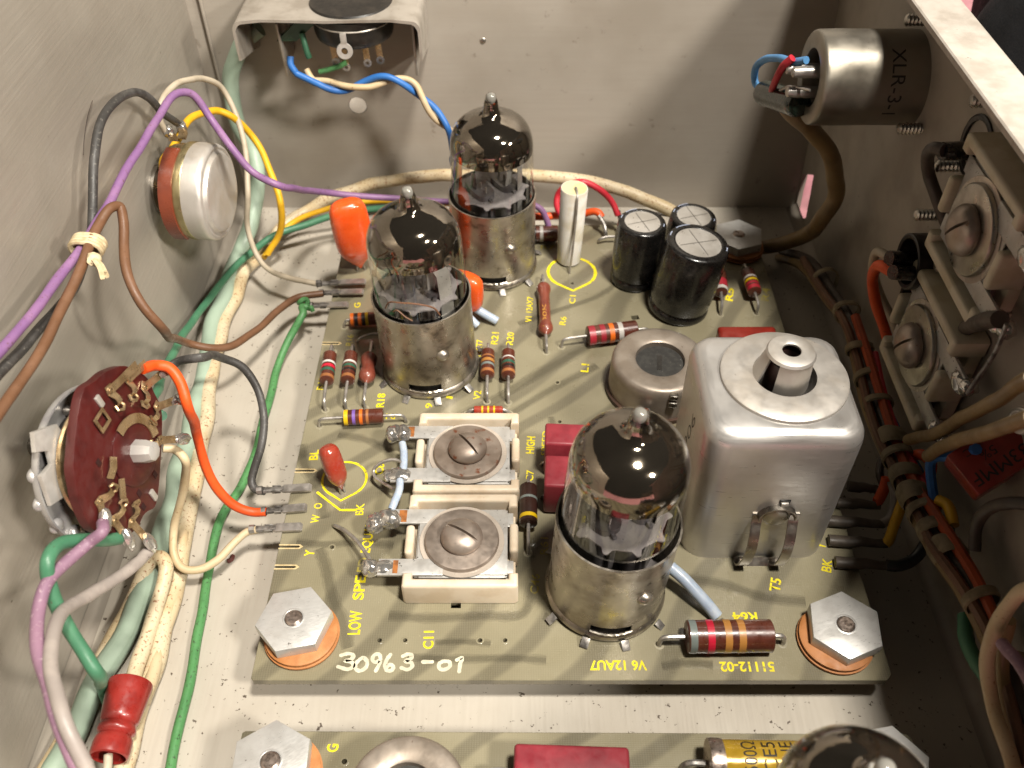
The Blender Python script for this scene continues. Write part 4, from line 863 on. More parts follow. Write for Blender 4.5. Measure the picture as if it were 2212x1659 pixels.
G().loft([[(hub.x + r * math.cos(R(45 * i + 12)), hub.y + r * math.sin(R(45 * i + 12)), z) for i in range(8)] for r, z in ((.2, -1.3), (.22, .05), (.21, .26), (.17, .40), (.12, .42))]).build('shaft', mat('shaft_silver', '#c8c5c0', .38, .5), t, angle=25)
a0 = [(.40 + 0.0, z) for z in (0, 0)]
v = []; n = 16
for i in range(n + 1):
    a = R(-20 + 120 * i / n)
    for r in (.50, .68): v += [(hub.x + r * math.cos(a), hub.y + r * math.sin(a), .055), (hub.x + r * math.cos(a), hub.y + r * math.sin(a), .08)]
f = []
for i in range(n):
    k = 4 * i; f += [(k + 1, k + 3, k + 7, k + 5), (k, k + 1, k + 5, k + 4), (k + 2, k + 6, k + 7, k + 3)]
G().add(v, f).build('rotor_blade', M_brass, t)
def contact(p, ang, L=.34, lug=None, solder=False, curl=True):
    """a spring contact riveted to the wafer at p, its clip pointing along ang towards the hub"""
    m = Matrix.Translation((p.x, p.y, .0)) @ Matrix.Rotation(ang, 4, 'Z')
    con = G().strip([(-.10, 0, .02), (.05, 0, .03), (.14, 0, .12), (.22, 0, .14), (L, 0, .08)], [.16, .17, .12, .12, .10], .02, (0, 1, 0), m).build('contact', M_brass, t)
    if curl: G().tube([Vector((L - .03, -.07, .06)), (L + .05, -.08, .10), (L + .08, 0, .14), (L + .04, .08, .12), (L - .02, .07, .08)], .03, 6, m).build('contact_clip', M_brass, con)
    G().lathe([(.04, .06), (.045, .05), (.075, .055), (.085, .03), (.08, .02)], 16, m).build('rivet', M_brass, con)
    if lug:
        q = sw(*lug, .0); q = Vector((q.x, q.y, .1)); d = q - Vector((p.x, p.y, .03)); sd = Vector((-d.y, d.x, 0))
        G().strip([(p.x, p.y, .025), Vector((p.x, p.y, .03)) + d * .35, q], [.16, .14, .16], .022, sd).build('lug', M_brass, con)
        if solder: 
            an = math.atan2(d.y, d.x); mm = Matrix.Translation(q) @ Matrix.Rotation(an, 4, 'Z')
            G().blob((0, 0, .02), (.24, .11, .09), random.random() * 9, .22, M=mm).build('solder_joint', M_solder, con)
def ang_to_hub(p): return math.atan2(hub.y - p.y, hub.x - p.x)
sz = zm(50, 830, 430); sz2 = zm(50, 1100, 430)
for q, lg, so in (((1050, 440), (1330, 130), False), ((1275, 300), (1440, 110), False), ((1470, 400), (1680, 200), True), ((1615, 640), (1840, 540), True), ((1650, 1040), (1880, 1020), True)):
    p = sw(*sz(*q)); contact(p, ang_to_hub(p), .3, sz(*lg), so)
for q, lg, so in (((930, 390), (935, 620), True), ((1105, 620), (1220, 850), True), ((1315, 640), (1480, 880), True)):
    p = sw(*sz2(*q)); contact(p, ang_to_hub(p), .3, sz2(*lg), so)
# centre contact arms, square eyelet and staples
p = sw(*sz(1060, 1240)); q = sw(*sz(1040, 1500)); G().strip([(p.x, p.y, .08), ((p.x + q.x) / 2, (p.y + q.y) / 2, .10), (q.x, q.y, .05)], .16, .025, (q - p).cross(Vector((0, 0, 1)))).build('contact_arm', M_brass, t)
p = sw(*sz(1170, 1500)); q = sw(*sz2(1180, 350)); G().strip([(p.x, p.y, .06), (q.x, q.y, .08)], .14, .025, (q - p).cross(Vector((0, 0, 1)))).build('contact_arm', M_brass, t)
p = sw(*sz(940, 800)); sq = G()
for dx, dy, a, b in ((-.13, 0, .06, .32), (.13, 0, .06, .32), (0, -.13, .2, .06), (0, .13, .2, .06)): sq.box((p.x + dx, p.y + dy, .06), (a, b, .03), .006)
sq.build('eyelet', M_brass, t)
for q in (sz(930, 570), sz2(1580, 310), sz(1460, 1380)):
    p = sw(*q); G().box((p.x, p.y, .02), (.12, .24, .06), .02, Matrix.Translation(p * 0) ).build('staple', M_vent, t)
for q in (sz(1610, 1450), sz2(1420, 290), sz2(1470, 450), sz(930, 1310)):
    p = sw(*q); G().box((p.x, p.y, .003), (.10, .13, .012)).build('wafer_slot', mat('wafer_gap', '#2a0c0b', .6), t)
# front plate behind the wafer
M_swplate = mat('zinc_plate', '#bcbab6', .34, .55, '#a5a2a3', nscale=1.6, spk='#6f6a70', sscale=5, slo=.66, shi=.8)
G().lathe(fine([(0, -.70), (1.24, -.70), (1.33, -.68), (1.38, -.62), (1.38, -.52)], 2), 56, Matrix.Translation((-.08, -.08, 0))).build('front_plate', M_swplate, t)
G().lathe([(1.345, -.66), (1.345, -.52), (1.38, -.52)], 56, Matrix.Translation((-.08, -.08, 0))).build('plate_edge', M_swplate, t)
G().lathe([(0, -2.0), (.2, -2.0), (.2, -.68), (0, -.68)], 28, Matrix.Translation((.35, -.1, 0))).build('bushing', M_steel, t)
G().lathe([(0, -.40), (1.08, -.40), (1.10, -.36), (1.08, -.32), (0, -.32)], 44, Matrix.Translation((-.05, 0, 0))).build('detent_disc', M_brass, t)
G().lathe([(0, -.8), (.85, -.8), (.85, -.2), (0, -.2)], 36).build('detent_body', M_bakelite, t)
for a in (138, 162, 190, 214, 238): G().blob((-.16 + 1.20 * math.cos(R(a)), 1.14 * math.sin(R(a)), -.66), (.14, .12, .10), a, .05).build('detent_bump', M_swplate, t)
G().prism([(-1.35, .35), (-.75, .05), (-.35, .55), (-.30, 1.15), (-.75, 1.45), (-.95, 1.2), (-.75, 1.0), (-.85, .8), (-1.15, .85)], -.50, -.42, .02).build('stop_bracket', M_vent, t)
for s in (-1, 1): G().tube([(0.25 * s, .9 * s, -.8), (.25 * s, .9 * s, -.15)], .1, 10).build('spacer', M_steel, t)

# ------------------------------------------------------------------ bracket and socket on the back wall
t = thing('socket_bracket', 'bent metal bracket fixed to the back wall at the top of the picture', 'bracket', (-4.66, YB, 6.9))
M_brk = mat('bracket_metal', '#b9b2a8', .4, .5, '#a39b90', nscale=1.5, spk='#6a5140', sscale=6, slo=.7, shi=.78)
yF = -2.0
th = .07; W2 = 2.36; prof = spline([(-W2, 0, -1.02), (-W2, 0, -.3), (-W2 + .03, 0, -.12), (-W2 + .16, 0, 0), (0, 0, .02), (W2 - .16, 0, 0), (W2 - .03, 0, -.12), (W2, 0, -.3), (W2, 0, -1.02)], 3)
rings = []
for y in (yF, yF * .5, -.06):
    k = 1 if y == yF else (1.5 if y > -.1 else 1.25)
    rings.append([(p.x, y, p.z * (1 if p.z > -.35 else k)) for p in prof] + [(p.x * (W2 - th) / W2, y, p.z * (1 if p.z > -.35 else k) - (th if p.z > -.2 else 0)) for p in prof[::-1]])
pl = G().loft(rings).build('plate', M_brk, t)
for sx in (-1.4, 2.1): G().box((sx, -.75, -.95), (.07, 1.3, 1.5), .02, Matrix.Rotation(R(6), 4, 'X')).build('inner_flange', M_brk, t)
t2 = thing('octal_socket', 'round black socket with a solder lug hanging under the bracket', 'socket', (-4.15, 15.55, 6.80))
G().lathe(fine([(0, -.75), (.85, -.75), (1.0, -.68), (1.05, -.4), (1.08, -.1), (1.1, 0)], 2), 44).build('body', M_bakelite, t2)
G().lathe([(.9, .10), (1.05, .10), (1.08, .14), (1.05, .18), (0, .18)], 44).build('flange', M_bakelite, t2)
rg = G(); rg.tube([(1.02 * math.cos(R(a)), 1.02 * math.sin(R(a)) - .02, -.22) for a in range(195, 346, 8)], .05, 8, flat=.6)
rg.build('retaining_ring', M_brk, t2)
lug = G().lathe([(.085, -.02), (.2, -.02), (.21, 0), (.2, .02), (.085, .02), (.085, -.02)], 24, Matrix.Translation((-.12, -1.15, -.66)) @ Matrix.Rotation(R(80), 4, 'X'))
lug.box((-.12, -1.12, -.36), (.16, .04, .3), .01); lug.build('solder_lug', M_vent, t2)
for x, y, h in ((-.55, -.5, .5), (-.28, -.55, .62), (.28, -.45, .55), (.62, -.4, .5)):
    G().strip([(x, y, -.7), (x + .02, y, -.7 - h * .5), (x + .04, y - .02, -.7 - h)], .16, .03, (1, 0, 0)).build('pin', M_brass, t2)
    G().lathe([(.05, -.02), (.11, -.02), (.11, .02), (.05, .02), (.05, -.02)], 14, Matrix.Translation((x + .04, y - .04, -.75 - h)) @ Matrix.Rotation(R(90), 4, 'X')).build('pin_eye', M_lead, t2)
gs = G().loft([[(x, y, 0) for x, y in ((-.28, -.1), (.28, -.1), (.28, .1), (-.28, .1))], [(x * .8 - .75, y + .05, -.65) for x, y in ((-.32, -.1), (.32, -.1), (.32, .1), (-.32, .1))]], Matrix.Translation((-1.0, -.35, -.1)))
gs.build('green_tape', mat('dark_green_tape', '#2b4a34', .35, 0, '#1f3a28', coat=.3), t2)

# ------------------------------------------------------------------ things on the right wall
xc = at(1985, 168, 'x', XR); xc = Vector((XR, 10.75, 7.28))
t = thing('xlr_connector', 'silver cylindrical audio connector sticking out of the right wall', 'connector', xc, (0, R(-90), 0))
prf = fine([(1.0, 0), (1.0, .2), (1.0, 1.3), (1.0, 2.38), (.985, 2.45), (.95, 2.48)], 2) + [(.62, 2.48), (.60, 2.45), (.60, 2.0), (0, 2.0)]
G().lathe(prf, 64).build('shell', mat('satin_nickel', '#958f84', .42, .8, '#8c867a', nscale=.8, spk='#5a5046', sscale=14, slo=.7, shi=.75, bump=.04), t)
for a in (80, 200, 320):
    x, y = .3 * math.cos(R(a)), .3 * math.sin(R(a)); G().lathe([(0, 1.9), (.13, 1.9), (.13, 2.7), (.11, 2.95), (.07, 2.98), (0, 2.95)], 16, Matrix.Translation((x, y, 0))).build('solder_cup', M_lead, t)
# the printed type number runs round the shell
txt_ = text('XLR-3-1', (0, 0, 0), (1.45, 0, 0), .30, M_ink, None, 'printed_type', lift=0, off=0)
for q in txt_.data.vertices:
    a = R(-28) - q.co.x / 1.006; q.co = Vector((1.006 * math.cos(a), 1.006 * math.sin(a), .95 - q.co.y))
txt_.parent = t
def screw_end(p, L=.62, r=.13):
    pr = [(0, 0)]; k = 0; z = 0
    while z < L: pr += [(r, z), (r * .72, z + .04)]; z += .08
    pr += [(r * .5, L + .03), (0, L + .05)]
    return tag(G().lathe(pr, 14, Matrix.Translation(Vector((xw(p.z) + .02, p.y, p.z))) @ Matrix.Rotation(R(-90), 4, 'Y')).build('screw_end', M_steel), None, 'screw', 'screw ends poking through the right wall')
for (u, v), lb in (((1975, 278), 'below the silver audio connector'), ((2062, 358), 'beside the upper black jack'), ((2010, 464), 'above the lower black jack, alone on the wall'), ((2055, 574), 'between the lower black jack and the lower trimmer'), ((2000, 43), 'above the silver audio connector under the rim'), ((2118, 218), 'small one just under the rim')):
    s_ = screw_end(at(u, v, 'x', 8.6), .5 if 'small' not in lb else .25); s_['label'] = 'threaded screw end on the right wall ' + lb
def jack(label, u, v, r, h, xf=8.4):
    c = at(u, v, 'x', xf); t = thing('jack_socket', label, 'jack', (XR, c.y, c.z), (0, R(-90), 0), 'black jacks on the right wall')
    G().lathe([(r, 0), (r, h), (r * .93, h + .02), (r * .82, h), (r * .80, h * .4), (0, h * .4)], 40).build('barrel', M_bakelite, t)
    G().lathe([(r * .3, h * .4 + .02), (r * .55, h * .4 + .04), (r * .58, h * .4 + .02)], 30).build('insulator', mat('tan_fibre', '#7a5c3c', .6), t)
    G().lathe([(0, 0), (r * 1.12, 0), (r * 1.12, .12), (0, .12)], 40).build('flange', M_bakelite, t)
    return t
jack('open black jack on the right wall with two booted pins', 1960, 565, .58, .9, 8.1)
jack('grey ringed jack on the right wall under the rim', 2105, 320, .62, .35, 8.65)
jack('black jack on the right wall half hidden behind the lower trimmer', 1962, 655, .5, .5, 8.5)
def boot(label, a, b, r): return tag(G().tube([at(*a), (at(*a) + at(*b)) / 2, at(*b)], [r, r * 1.05, r], 12).build('pin_boot', M_black), label, 'boot', 'black boots on the jack pins')
boot('thick black boot on the upper jack pin', (2035, 327, 'x', 7.9), (2110, 325, 'x', 8.6), .17)
boot('black boot on the lower jack, the upper of two', (1920, 558, 'x', 7.6), (1985, 562, 'x', 8.3), .16)
boot('black boot on the lower jack, the lower of two', (1928, 588, 'x', 7.6), (1990, 592, 'x', 8.3), .15)
# red block capacitor with black lettering in the dark corner
pb = at(2145, 985, 'x', 8.3)
nn = Vector((-.35, -.45, .82)).normalized(); e1 = Vector((.80, .35, .35)); e1 = (e1 - nn * e1.dot(nn)).normalized(); e2v = nn.cross(e1)
t = thing('block_capacitor', 'dark red block capacitor lettered 33MMF beside the wire harness', 'capacitor', at(2145, 985, 'x', 8.35) - nn * .4, Matrix((e1, e2v, nn)).transposed().to_euler(), 'red block capacitors')
G().box((0, 0, 0), (1.2, .85, .8), .04).build('body', M_redcap2, t)
for s, y, x0, x1, h in (('33MMF', -.2, .52, -.52, .25), ('5%', .08, .12, -.16, .17), ('.1C', .27, -.05, -.35, .14)):
    text(s, Vector((x0, y, .4)), Vector((x1, y, .4)), h, M_ink, None, 'printed_value', lift=.004, off=.0).parent = t
bk = wire('solder_tag', 'white ring tag at the right edge above the dark red capacitor', [(2205 + 18 * math.cos(R(a)), 910 + 22 * math.sin(R(a)), 'x', 7.9) for a in range(40, 330, 20)], .06, M_vent, 'ring tags', 'tag', 3)

# ------------------------------------------------------------------ wires
LZ = 'x'
wire('purple_wire', 'long purple wire arching over the potentiometer and behind the tubes', [(-25, 785, 'x', -8.1), (60, 690, 'x', -8.1), (130, 600, 'x', -8.1), (190, 515, 'x', -8.0), (260, 392, 'x', -7.9), (345, 250, 'x', -7.75), (385, 201, 'x', -7.6), (415, 203, 'x', -7.4), (455, 255, 'x', -7.1), (500, 318, 'x', -6.6), (545, 370, 'x', -6.2), (600, 398, 'x', -5.6), (700, 416, 'z', 2.3), (800, 426, 'z', 1.9), (900, 433, 'z', 1.7), (1020, 436, 'z', 1.7), (1130, 438, 'z', 1.7), (1165, 450, 'z', 1.6), (1180, 480, 'z', 1.2), (1186, 508, 'z', .8)], .09, I_purple)
wire('black_wire', 'dusty black wire looping from the bundle to the potentiometer', [(-25, 830, 'x', -8.1), (60, 745, 'x', -8.15), (130, 660, 'x', -8.2), (175, 590, 'x', -8.2), (195, 520, 'x', -8.2), (202, 440, 'x', -8.2), (203, 345, 'x', -8.2), (217, 273, 'x', -8.2), (247, 219, 'x', -8.2), (290, 198, 'x', -8.2), (320, 213, 'x', -8.2), (350, 243, 'x', -8.2), (383, 266, 'x', -8.2)], .09, I_black)
wire('brown_wire', 'brown wire from the bundle sagging across to the board\'s back left', [(-25, 925, 'x', -7.9), (40, 835, 'x', -7.9), (100, 735, 'x', -7.9), (150, 640, 'x', -7.85), (185, 560, 'x', -7.8), (215, 490, 'x', -7.8), (240, 451, 'x', -7.7), (260, 447, 'x', -7.6), (268, 475, 'x', -7.5), (271, 530, 'x', -7.4), (280, 600, 'x', -7.2), (302, 652, 'x', -7.0), (345, 704, 'x', -6.8), (400, 740, 'z', 2.3), (455, 753, 'z', 1.9), (500, 748, 'z', 1.6), (550, 715, 'z', 1.3), (600, 672, 'z', 1.1), (645, 642, 'z', 1.0), (698, 634, 'z', .95)], .095, I_brown)
wire('cream_wire', 'thin cream wire arching over the potentiometer and down behind it', [(360, 290, 'x', -8.2), (345, 250, 'x', -8.2), (350, 215, 'x', -8.15), (375, 185, 'x', -8.1), (405, 172, 'x', -8.0), (440, 170, 'x', -7.9), (477, 188, 'x', -7.7), (503, 232, 'x', -7.5), (520, 280, 'x', -7.3), (530, 330, 'x', -7.2), (536, 420, 'x', -7.1), (536, 490, 'z', 1.9), (552, 545, 'z', 1.2), (580, 582, 'z', 1.0), (625, 602, 'z', .95), (688, 614, 'z', .97)], .075, I_tan)
wire('yellow_wire', 'yellow wire looping off the potentiometer down to the floor bundle', [(378, 384, 'x', -8.2), (357, 376, 'x', -8.3), (354, 352, 'x', -8.3), (372, 322, 'x', -8.3), (390, 292, 'x', -8.2), (405, 266, 'x', -8.1), (432, 246, 'x', -8.0), (468, 239, 'x', -7.8), (500, 252, 'x', -7.5), (540, 290, 'x', -7.2), (568, 330, 'x', -6.9), (592, 388, 'x', -6.6), (606, 440, 'z', 2.2), (607, 480, 'z', 1.6), (598, 518, 'z', 1.0), (578, 549, 'z', .6)], .095, I_yellow)
wire('yellow_wire', 'yellow wire lying along the floor behind the orange capacitor', [(570, 556, 'z', .4), (620, 490, 'z', .6), (700, 452, 'z', 1.0), (790, 437, 'z', 1.2), (900, 436, 'z', 1.3), (1000, 440, 'z', 1.3)], .085, I_yellow)
wire('green_wire', 'dark green wire running from the back of the board to the rotary switch', [(960, 448, 'z', 1.2), (850, 446, 'z', 1.2), (740, 461, 'z', 1.0), (640, 492, 'z', .8), (560, 530, 'z', .7), (500, 585, 'z', .7), (445, 652, 'z', .8), (400, 718, 'z', 1.2), (365, 780, 'z', 2.0), (340, 840, 'z', 2.9), (325, 880, 'z', 3.6), (350, 898, 'x', -6.6)], .10, I_green)
wire('cream_cable', 'thick cream cable sweeping round the back and down the left of the board', [(1560, 560, 'z', .35), (1500, 490, 'z', .9), (1430, 445, 'z', 1.35), (1340, 408, 'z', 1.6), (1240, 387, 'z', 1.7), (1140, 380, 'z', 1.7), (1020, 380, 'z', 1.7), (900, 386, 'z', 1.6), (800, 400, 'z', 1.3), (720, 425, 'z', .9), (650, 462, 'z', .5), (590, 515, 'z', .3), (540, 575, 'z', .25), (500, 650, 'z', .25), (472, 740, 'z', .25), (452, 840, 'z', .25), (437, 940, 'z', .25), (423, 1040, 'z', .22), (405, 1140, 'z', .2), (385, 1230, 'z', .2), (355, 1350, 'z', .2), (318, 1480, 'z', .22), (285, 1580, 'z', .2), (255, 1700, 'z', .2)], .19, I_ltcream)
wire('mint_cable', 'thick pale mint cable running up the left of the floor and the far corner', [(560, 60, 'y', 16.0), (520, 105, 'y', 16.0), (497, 150, 'y', 16.0), (495, 200, 'y', 16.0), (515, 265, 'y', 15.9), (545, 320, 'y', 15.7), (560, 380, 'y', 15.2), (550, 450, 'y', 14.6), (520, 540, 'z', .5), (480, 640, 'z', .35), (455, 740, 'z', .3), (428, 850, 'z', .3), (402, 960, 'z', .3), (378, 1060, 'z', .3), (350, 1170, 'z', .3), (312, 1280, 'z', .3), (262, 1390, 'z', .3), (205, 1490, 'z', .3), (150, 1590, 'z', .3), (90, 1720, 'z', .3)], .23, I_mint)
wire('green_wire', 'bright green wire hanging from a knot and running down to the bottom edge', [(664, 663, 'z', 1.0), (652, 662, 'z', 1.05), (655, 675, 'z', 1.0), (648, 690, 'z', .9), (625, 735, 'z', .5), (600, 790, 'z', .25), (580, 860, 'z', .15), (565, 930, 'z', .14), (545, 1000, 'z', .14), (520, 1050, 'z', .14), (487, 1100, 'z', .14), (465, 1170, 'z', .14), (447, 1250, 'z', .14), (432, 1340, 'z', .14), (418, 1440, 'z', .14), (398, 1530, 'z', .14), (375, 1620, 'z', .14), (360, 1690, 'z', .14)], .10, I_lgreen)
g = G(); g.tube(spline([at(640 + 16, 655 + 0, 'z', 1.0) + Vector((.11 * math.cos(R(a)), .05 * math.sin(R(a * 2)), .12 * math.sin(R(a)))) for a in range(0, 361, 40)]), .07, 8)
g.tube(spline([at(668, 668, 'z', 1.0), at(672, 664, 'z', 1.1), at(676, 672, 'z', 1.0)]), .06, 8)
tag(g.build('wire_knot', I_lgreen), 'small bright green wire knot beside the crimped terminal', 'knot')
wire('black_wire', 'dark grey wire arching from the rotary switch to the board\'s left edge', [(352, 800, 'x', -6.9), (385, 778, 'x', -6.6), (430, 770, 'x', -6.1), (480, 774, 'z', 3.2), (528, 792, 'z', 2.8), (560, 840, 'z', 2.3), (570, 900, 'z', 1.9), (563, 960, 'z', 1.5), (548, 1010, 'z', 1.15), (543, 1042, 'z', .95), (552, 1058, 'z', .87), (572, 1061, 'z', .87)], .09, I_black)
wire('orange_wire', 'bright orange wire bowing from the rotary switch to the board\'s left edge', [(308, 797, 'x', -6.6), (335, 790, 'x', -6.5), (365, 796, 'x', -6.3), (392, 830, 'x', -6.1), (408, 880, 'x', -6.0), (425, 940, 'z', 3.0), (445, 1005, 'z', 2.2), (470, 1055, 'z', 1.6), (505, 1088, 'z', 1.15), (540, 1102, 'z', .92), (575, 1106, 'z', .87)], .10, I_orange)
wire('cream_wire', 'cream wire dipping from the rotary switch and back up to the board\'s left edge', [(352, 968, 'x', -6.7), (378, 972, 'x', -6.5), (398, 990, 'x', -6.3), (400, 1030, 'z', 2.6), (388, 1090, 'z', 1.7), (373, 1145, 'z', 1.1), (374, 1195, 'z', .8), (395, 1225, 'z', .65), (430, 1228, 'z', .6), (470, 1208, 'z', .65), (508, 1170, 'z', .78), (535, 1148, 'z', .86), (555, 1144, 'z', .87)], .085, I_cream)
wire('violet_wire', 'dusty violet wire curving down from the bottom of the rotary switch', [(222, 1130, 'x', -6.55), (218, 1150, 'x', -6.5), (190, 1172, 'x', -6.7), (140, 1215, 'x', -6.9), (100, 1260, 'x', -7.0), (80, 1320, 'x', -7.0), (80, 1390, 'x', -6.8), (98, 1460, 'x', -6.5), (115, 1530, 'x', -6.2), (150, 1620, 'x', -5.9), (180, 1690, 'x', -5.7)], .10, I_violet)
wire('grey_wire', 'pale grey wire from the bottom of the rotary switch to the bottom edge', [(322, 1190, 'x', -6.55), (300, 1210, 'x', -6.6), (250, 1252, 'x', -6.7), (190, 1290, 'x', -6.8), (135, 1322, 'x', -6.8), (112, 1360, 'x', -6.7), (108, 1420, 'x', -6.5), (122, 1490, 'x', -6.2), (145, 1560, 'x', -5.9), (180, 1640, 'x', -5.7), (200, 1700, 'x', -5.6)], .105, I_grey)
wire('green_wire', 'dark green wire bending under the rotary switch towards the red crimp', [(272, 1160, 'x', -6.7), (235, 1166, 'x', -6.8), (180, 1164, 'x', -6.9), (130, 1178, 'x', -7.0), (105, 1215, 'x', -7.0), (112, 1275, 'x', -7.0), (140, 1340, 'x', -6.9), (180, 1408, 'x', -6.7), (206, 1450, 'x', -6.5), (224, 1490, 'z', .6), (238, 1525, 'z', .35), (242, 1560, 'z', .2)], .11, I_green)
wire('cream_wire', 'speckled cream wire folded in a tight loop above the red crimp', [(262, 1600, 'z', .62), (285, 1500, 'z', .6), (305, 1420, 'z', .5), (330, 1330, 'z', .5), (352, 1260, 'z', .6), (358, 1222, 'z', .7), (348, 1206, 'z', .75), (330, 1212, 'z', .65), (300, 1260, 'z', .4), (265, 1340, 'z', .3), (225, 1420, 'z', .25), (190, 1490, 'z', .22), (150, 1570, 'z', .2), (105, 1650, 'z', .2), (80, 1700, 'z', .2)], .15, I_ltcream)
wire('cream_wire', 'plain cream wire beside the speckled loop entering the red crimp', [(270, 1600, 'z', .6), (300, 1520, 'z', .5), (330, 1440, 'z', .35), (362, 1340, 'z', .22), (388, 1240, 'z', .2), (395, 1150, 'z', .35)], .13, I_cream)
wire('cream_wire', 'cream wire lowest in the bundle along the left edge of the floor', [(268, 1370, 'z', .15), (225, 1450, 'z', .15), (180, 1530, 'z', .15), (135, 1610, 'z', .15), (95, 1700, 'z', .15)], .12, I_cream)
# red crimp
a = at(283, 1475, 'z', .72); b = at(234, 1637, 'z', .72); d = b - a; L = d.length
t = thing('crimp_connector', 'red nylon crimp connector pinched near its lower end at the bottom left', 'connector', a, Vector((0, 0, 1)).rotation_difference(d).to_euler())
G().lathe(fine([(.36, 0), (.40, .02), (.395, .2), (.36, L * .42), (.335, L * .54), (.30, L * .57), (.335, L * .62), (.335, L * .68), (.29, L * .72), (.33, L * .77), (.34, L * .88), (.33, L - .02), (.30, L)], 2), 36, None).build('sleeve', M_crimp, t)
G().lathe([(.33, .0), (.30, .3), (0, .32)], 24).build('bore', mat('dark_red', '#5a1512', .5), t)
wire('white_wire', 'short white wire end leaving the bottom of the red crimp', [(234, 1630, 'z', .72), (230, 1660, 'z', .7), (226, 1700, 'z', .65)], .08, I_tan)
# lacing round the three wires at the left
ctr = at(190, 530, 'x', -7.95); dr = (at(215, 485, 'x', -7.9) - at(165, 575, 'x', -7.95)).normalized(); q = Vector((0, 0, 1)).rotation_difference(dr).to_euler()
t = thing('lacing_tie', 'pale cord tie knotted round the purple, black and brown wires', 'cord tie', ctr, q)
rr = lambda a: .235 + .05 * math.cos(2 * a)
for k in range(4): G().tube([(rr(a) * math.cos(a), rr(a) * math.sin(a), -.12 + .075 * k + .02 * math.sin(a)) for a in (2 * math.pi * i / 20 for i in range(20))], .05, 8, closed=True).build('turn', M_lace, t)
kn = t.matrix_basis.inverted()
G().blob(kn @ at(203, 560, 'x', -7.65), (.12, .12, .14), 3, .3).build('knot', M_lace, t)
for j, (u, v) in enumerate(((226, 588), (232, 600), (222, 604))):
    G().tube(spline([kn @ at(203, 560, 'x', -7.6), kn @ at((203 + u) / 2 + 3, (560 + v) / 2 - 2, 'x', -7.5), kn @ at(u, v, 'x', -7.45)]), [.06] + [.05] * 13 + [.035], 6).build('tail', M_lace, t)

# twisted pair from the back wall socket
def twist(spec, r, off, ph, turns):
    p = path(spec, 10); out = []; n = len(p)
    for i, c in enumerate(p):
        t = (p[min(i + 1, n - 1)] - p[max(0, i - 1)]).normalized(); a = Vector((0, 0, 1)); a = (a - t * a.dot(t)).normalized(); b = t.cross(a); an = ph + turns * 2 * math.pi * i / n
        out.append(c + (a * math.cos(an) + b * math.sin(an)) * off)
    return out
tw = [(690, 178, 'y', 14.7), (740, 190, 'y', 14.6), (790, 182, 'y', 14.6), (840, 170, 'y', 14.6), (885, 182, 'y', 14.6), (915, 215, 'y', 14.5), (945, 252, 'y', 14.4), (975, 290, 'y', 14.3), (985, 350, 'y', 14.3), (990, 420, 'y', 14.3)]
ptw = twist(tw, .09, .095, math.pi / 2, 2.6); pt2 = twist(tw, .09, .095, math.pi * 1.5, 2.6)
tag(G().tube(spline([at(627, 122, 'y', 14.9), at(628, 140, 'y', 14.8), at(645, 165, 'y', 14.75)], 5)[:-1] + ptw, .09, 10).build('blue_wire', I_blue), 'blue wire of the twisted pair from the back wall socket', 'wire', 'insulated wires')
tag(G().tube(spline([at(662, 150, 'y', 14.9), at(670, 165, 'y', 14.8), at(680, 176, 'y', 14.75)], 5)[:-1] + pt2, .085, 10).build('cream_wire', I_cream), 'cream wire of the twisted pair from the back wall socket', 'wire', 'insulated wires')
wire('green_wire', 'short green link between two pins under the back wall socket', [(690, 155, 'y', 14.9), (712, 150, 'y', 14.85), (735, 143, 'y', 14.85), (748, 135, 'y', 14.9)], .07, I_lgreen)
wire('green_wire', 'short green wire stub behind the solder lug', [(652, 72, 'y', 15.1), (660, 100, 'y', 15.0), (668, 125, 'y', 14.95)], .08, I_green)

# wires at the back edge of the board
wire('red_wire', 'crimson wire looping behind the white paper capacitor', [(1215, 470, 'z', 1.3), (1203, 445, 'z', 1.6), (1205, 418, 'z', 1.9), (1222, 400, 'z', 2.2), (1255, 391, 'z', 2.4), (1290, 405, 'z', 2.2), (1318, 432, 'z', 1.8), (1335, 465, 'z', 1.4)], .09, I_red)
wire('orange_wire', 'orange wire lying along the back edge behind the rear tube', [(900, 478, 'z', 1.1), (1020, 472, 'z', 1.1), (1120, 466, 'z', 1.15), (1180, 468, 'z', 1.15), (1250, 462, 'z', 1.2), (1285, 458, 'z', 1.35), (1300, 470, 'z', 1.25)], .11, I_orange)
wire('grey_wire', 'thin dark wire running behind the black capacitors', [(1340, 470, 'z', .9), (1370, 462, 'z', .9), (1420, 462, 'z', .8), (1470, 470, 'z', .7), (1540, 480, 'z', .6)], .05, I_dark)

# ------------------------------------------------------------------ audio connector wiring and the brown cable
wire('blue_wire', 'light blue wire loop at the silver audio connector', [(1742, 130, 'x', 6.35), (1715, 134, 'x', 6.2), (1680, 126, 'x', 6.05), (1650, 130, 'x', 5.95), (1632, 150, 'x', 5.9), (1632, 178, 'x', 5.95), (1645, 195, 'x', 6.05), (1662, 203, 'x', 6.15)], .085, I_lblue)
wire('red_wire', 'short pinkish red wire at the silver audio connector', [(1712, 125, 'x', 6.1), (1695, 140, 'x', 6.0), (1680, 165, 'x', 5.95), (1668, 190, 'x', 6.0), (1666, 206, 'x', 6.1)], .085, I_red)
bare('thin bare wire between the green tape and the audio connector', [(1685, 195, 'x', 6.1), (1705, 187, 'x', 6.15), (1725, 190, 'x', 6.25), (1750, 195, 'x', 6.4)], .03)
tp = at(1690, 215, 'x', 6.25); e1 = at(1650, 200, 'x', 6.1); e2_ = at(1728, 226, 'x', 6.4); q = Vector((0, 0, 1)).rotation_difference(e2_ - e1).to_euler(); L = (e2_ - e1).length
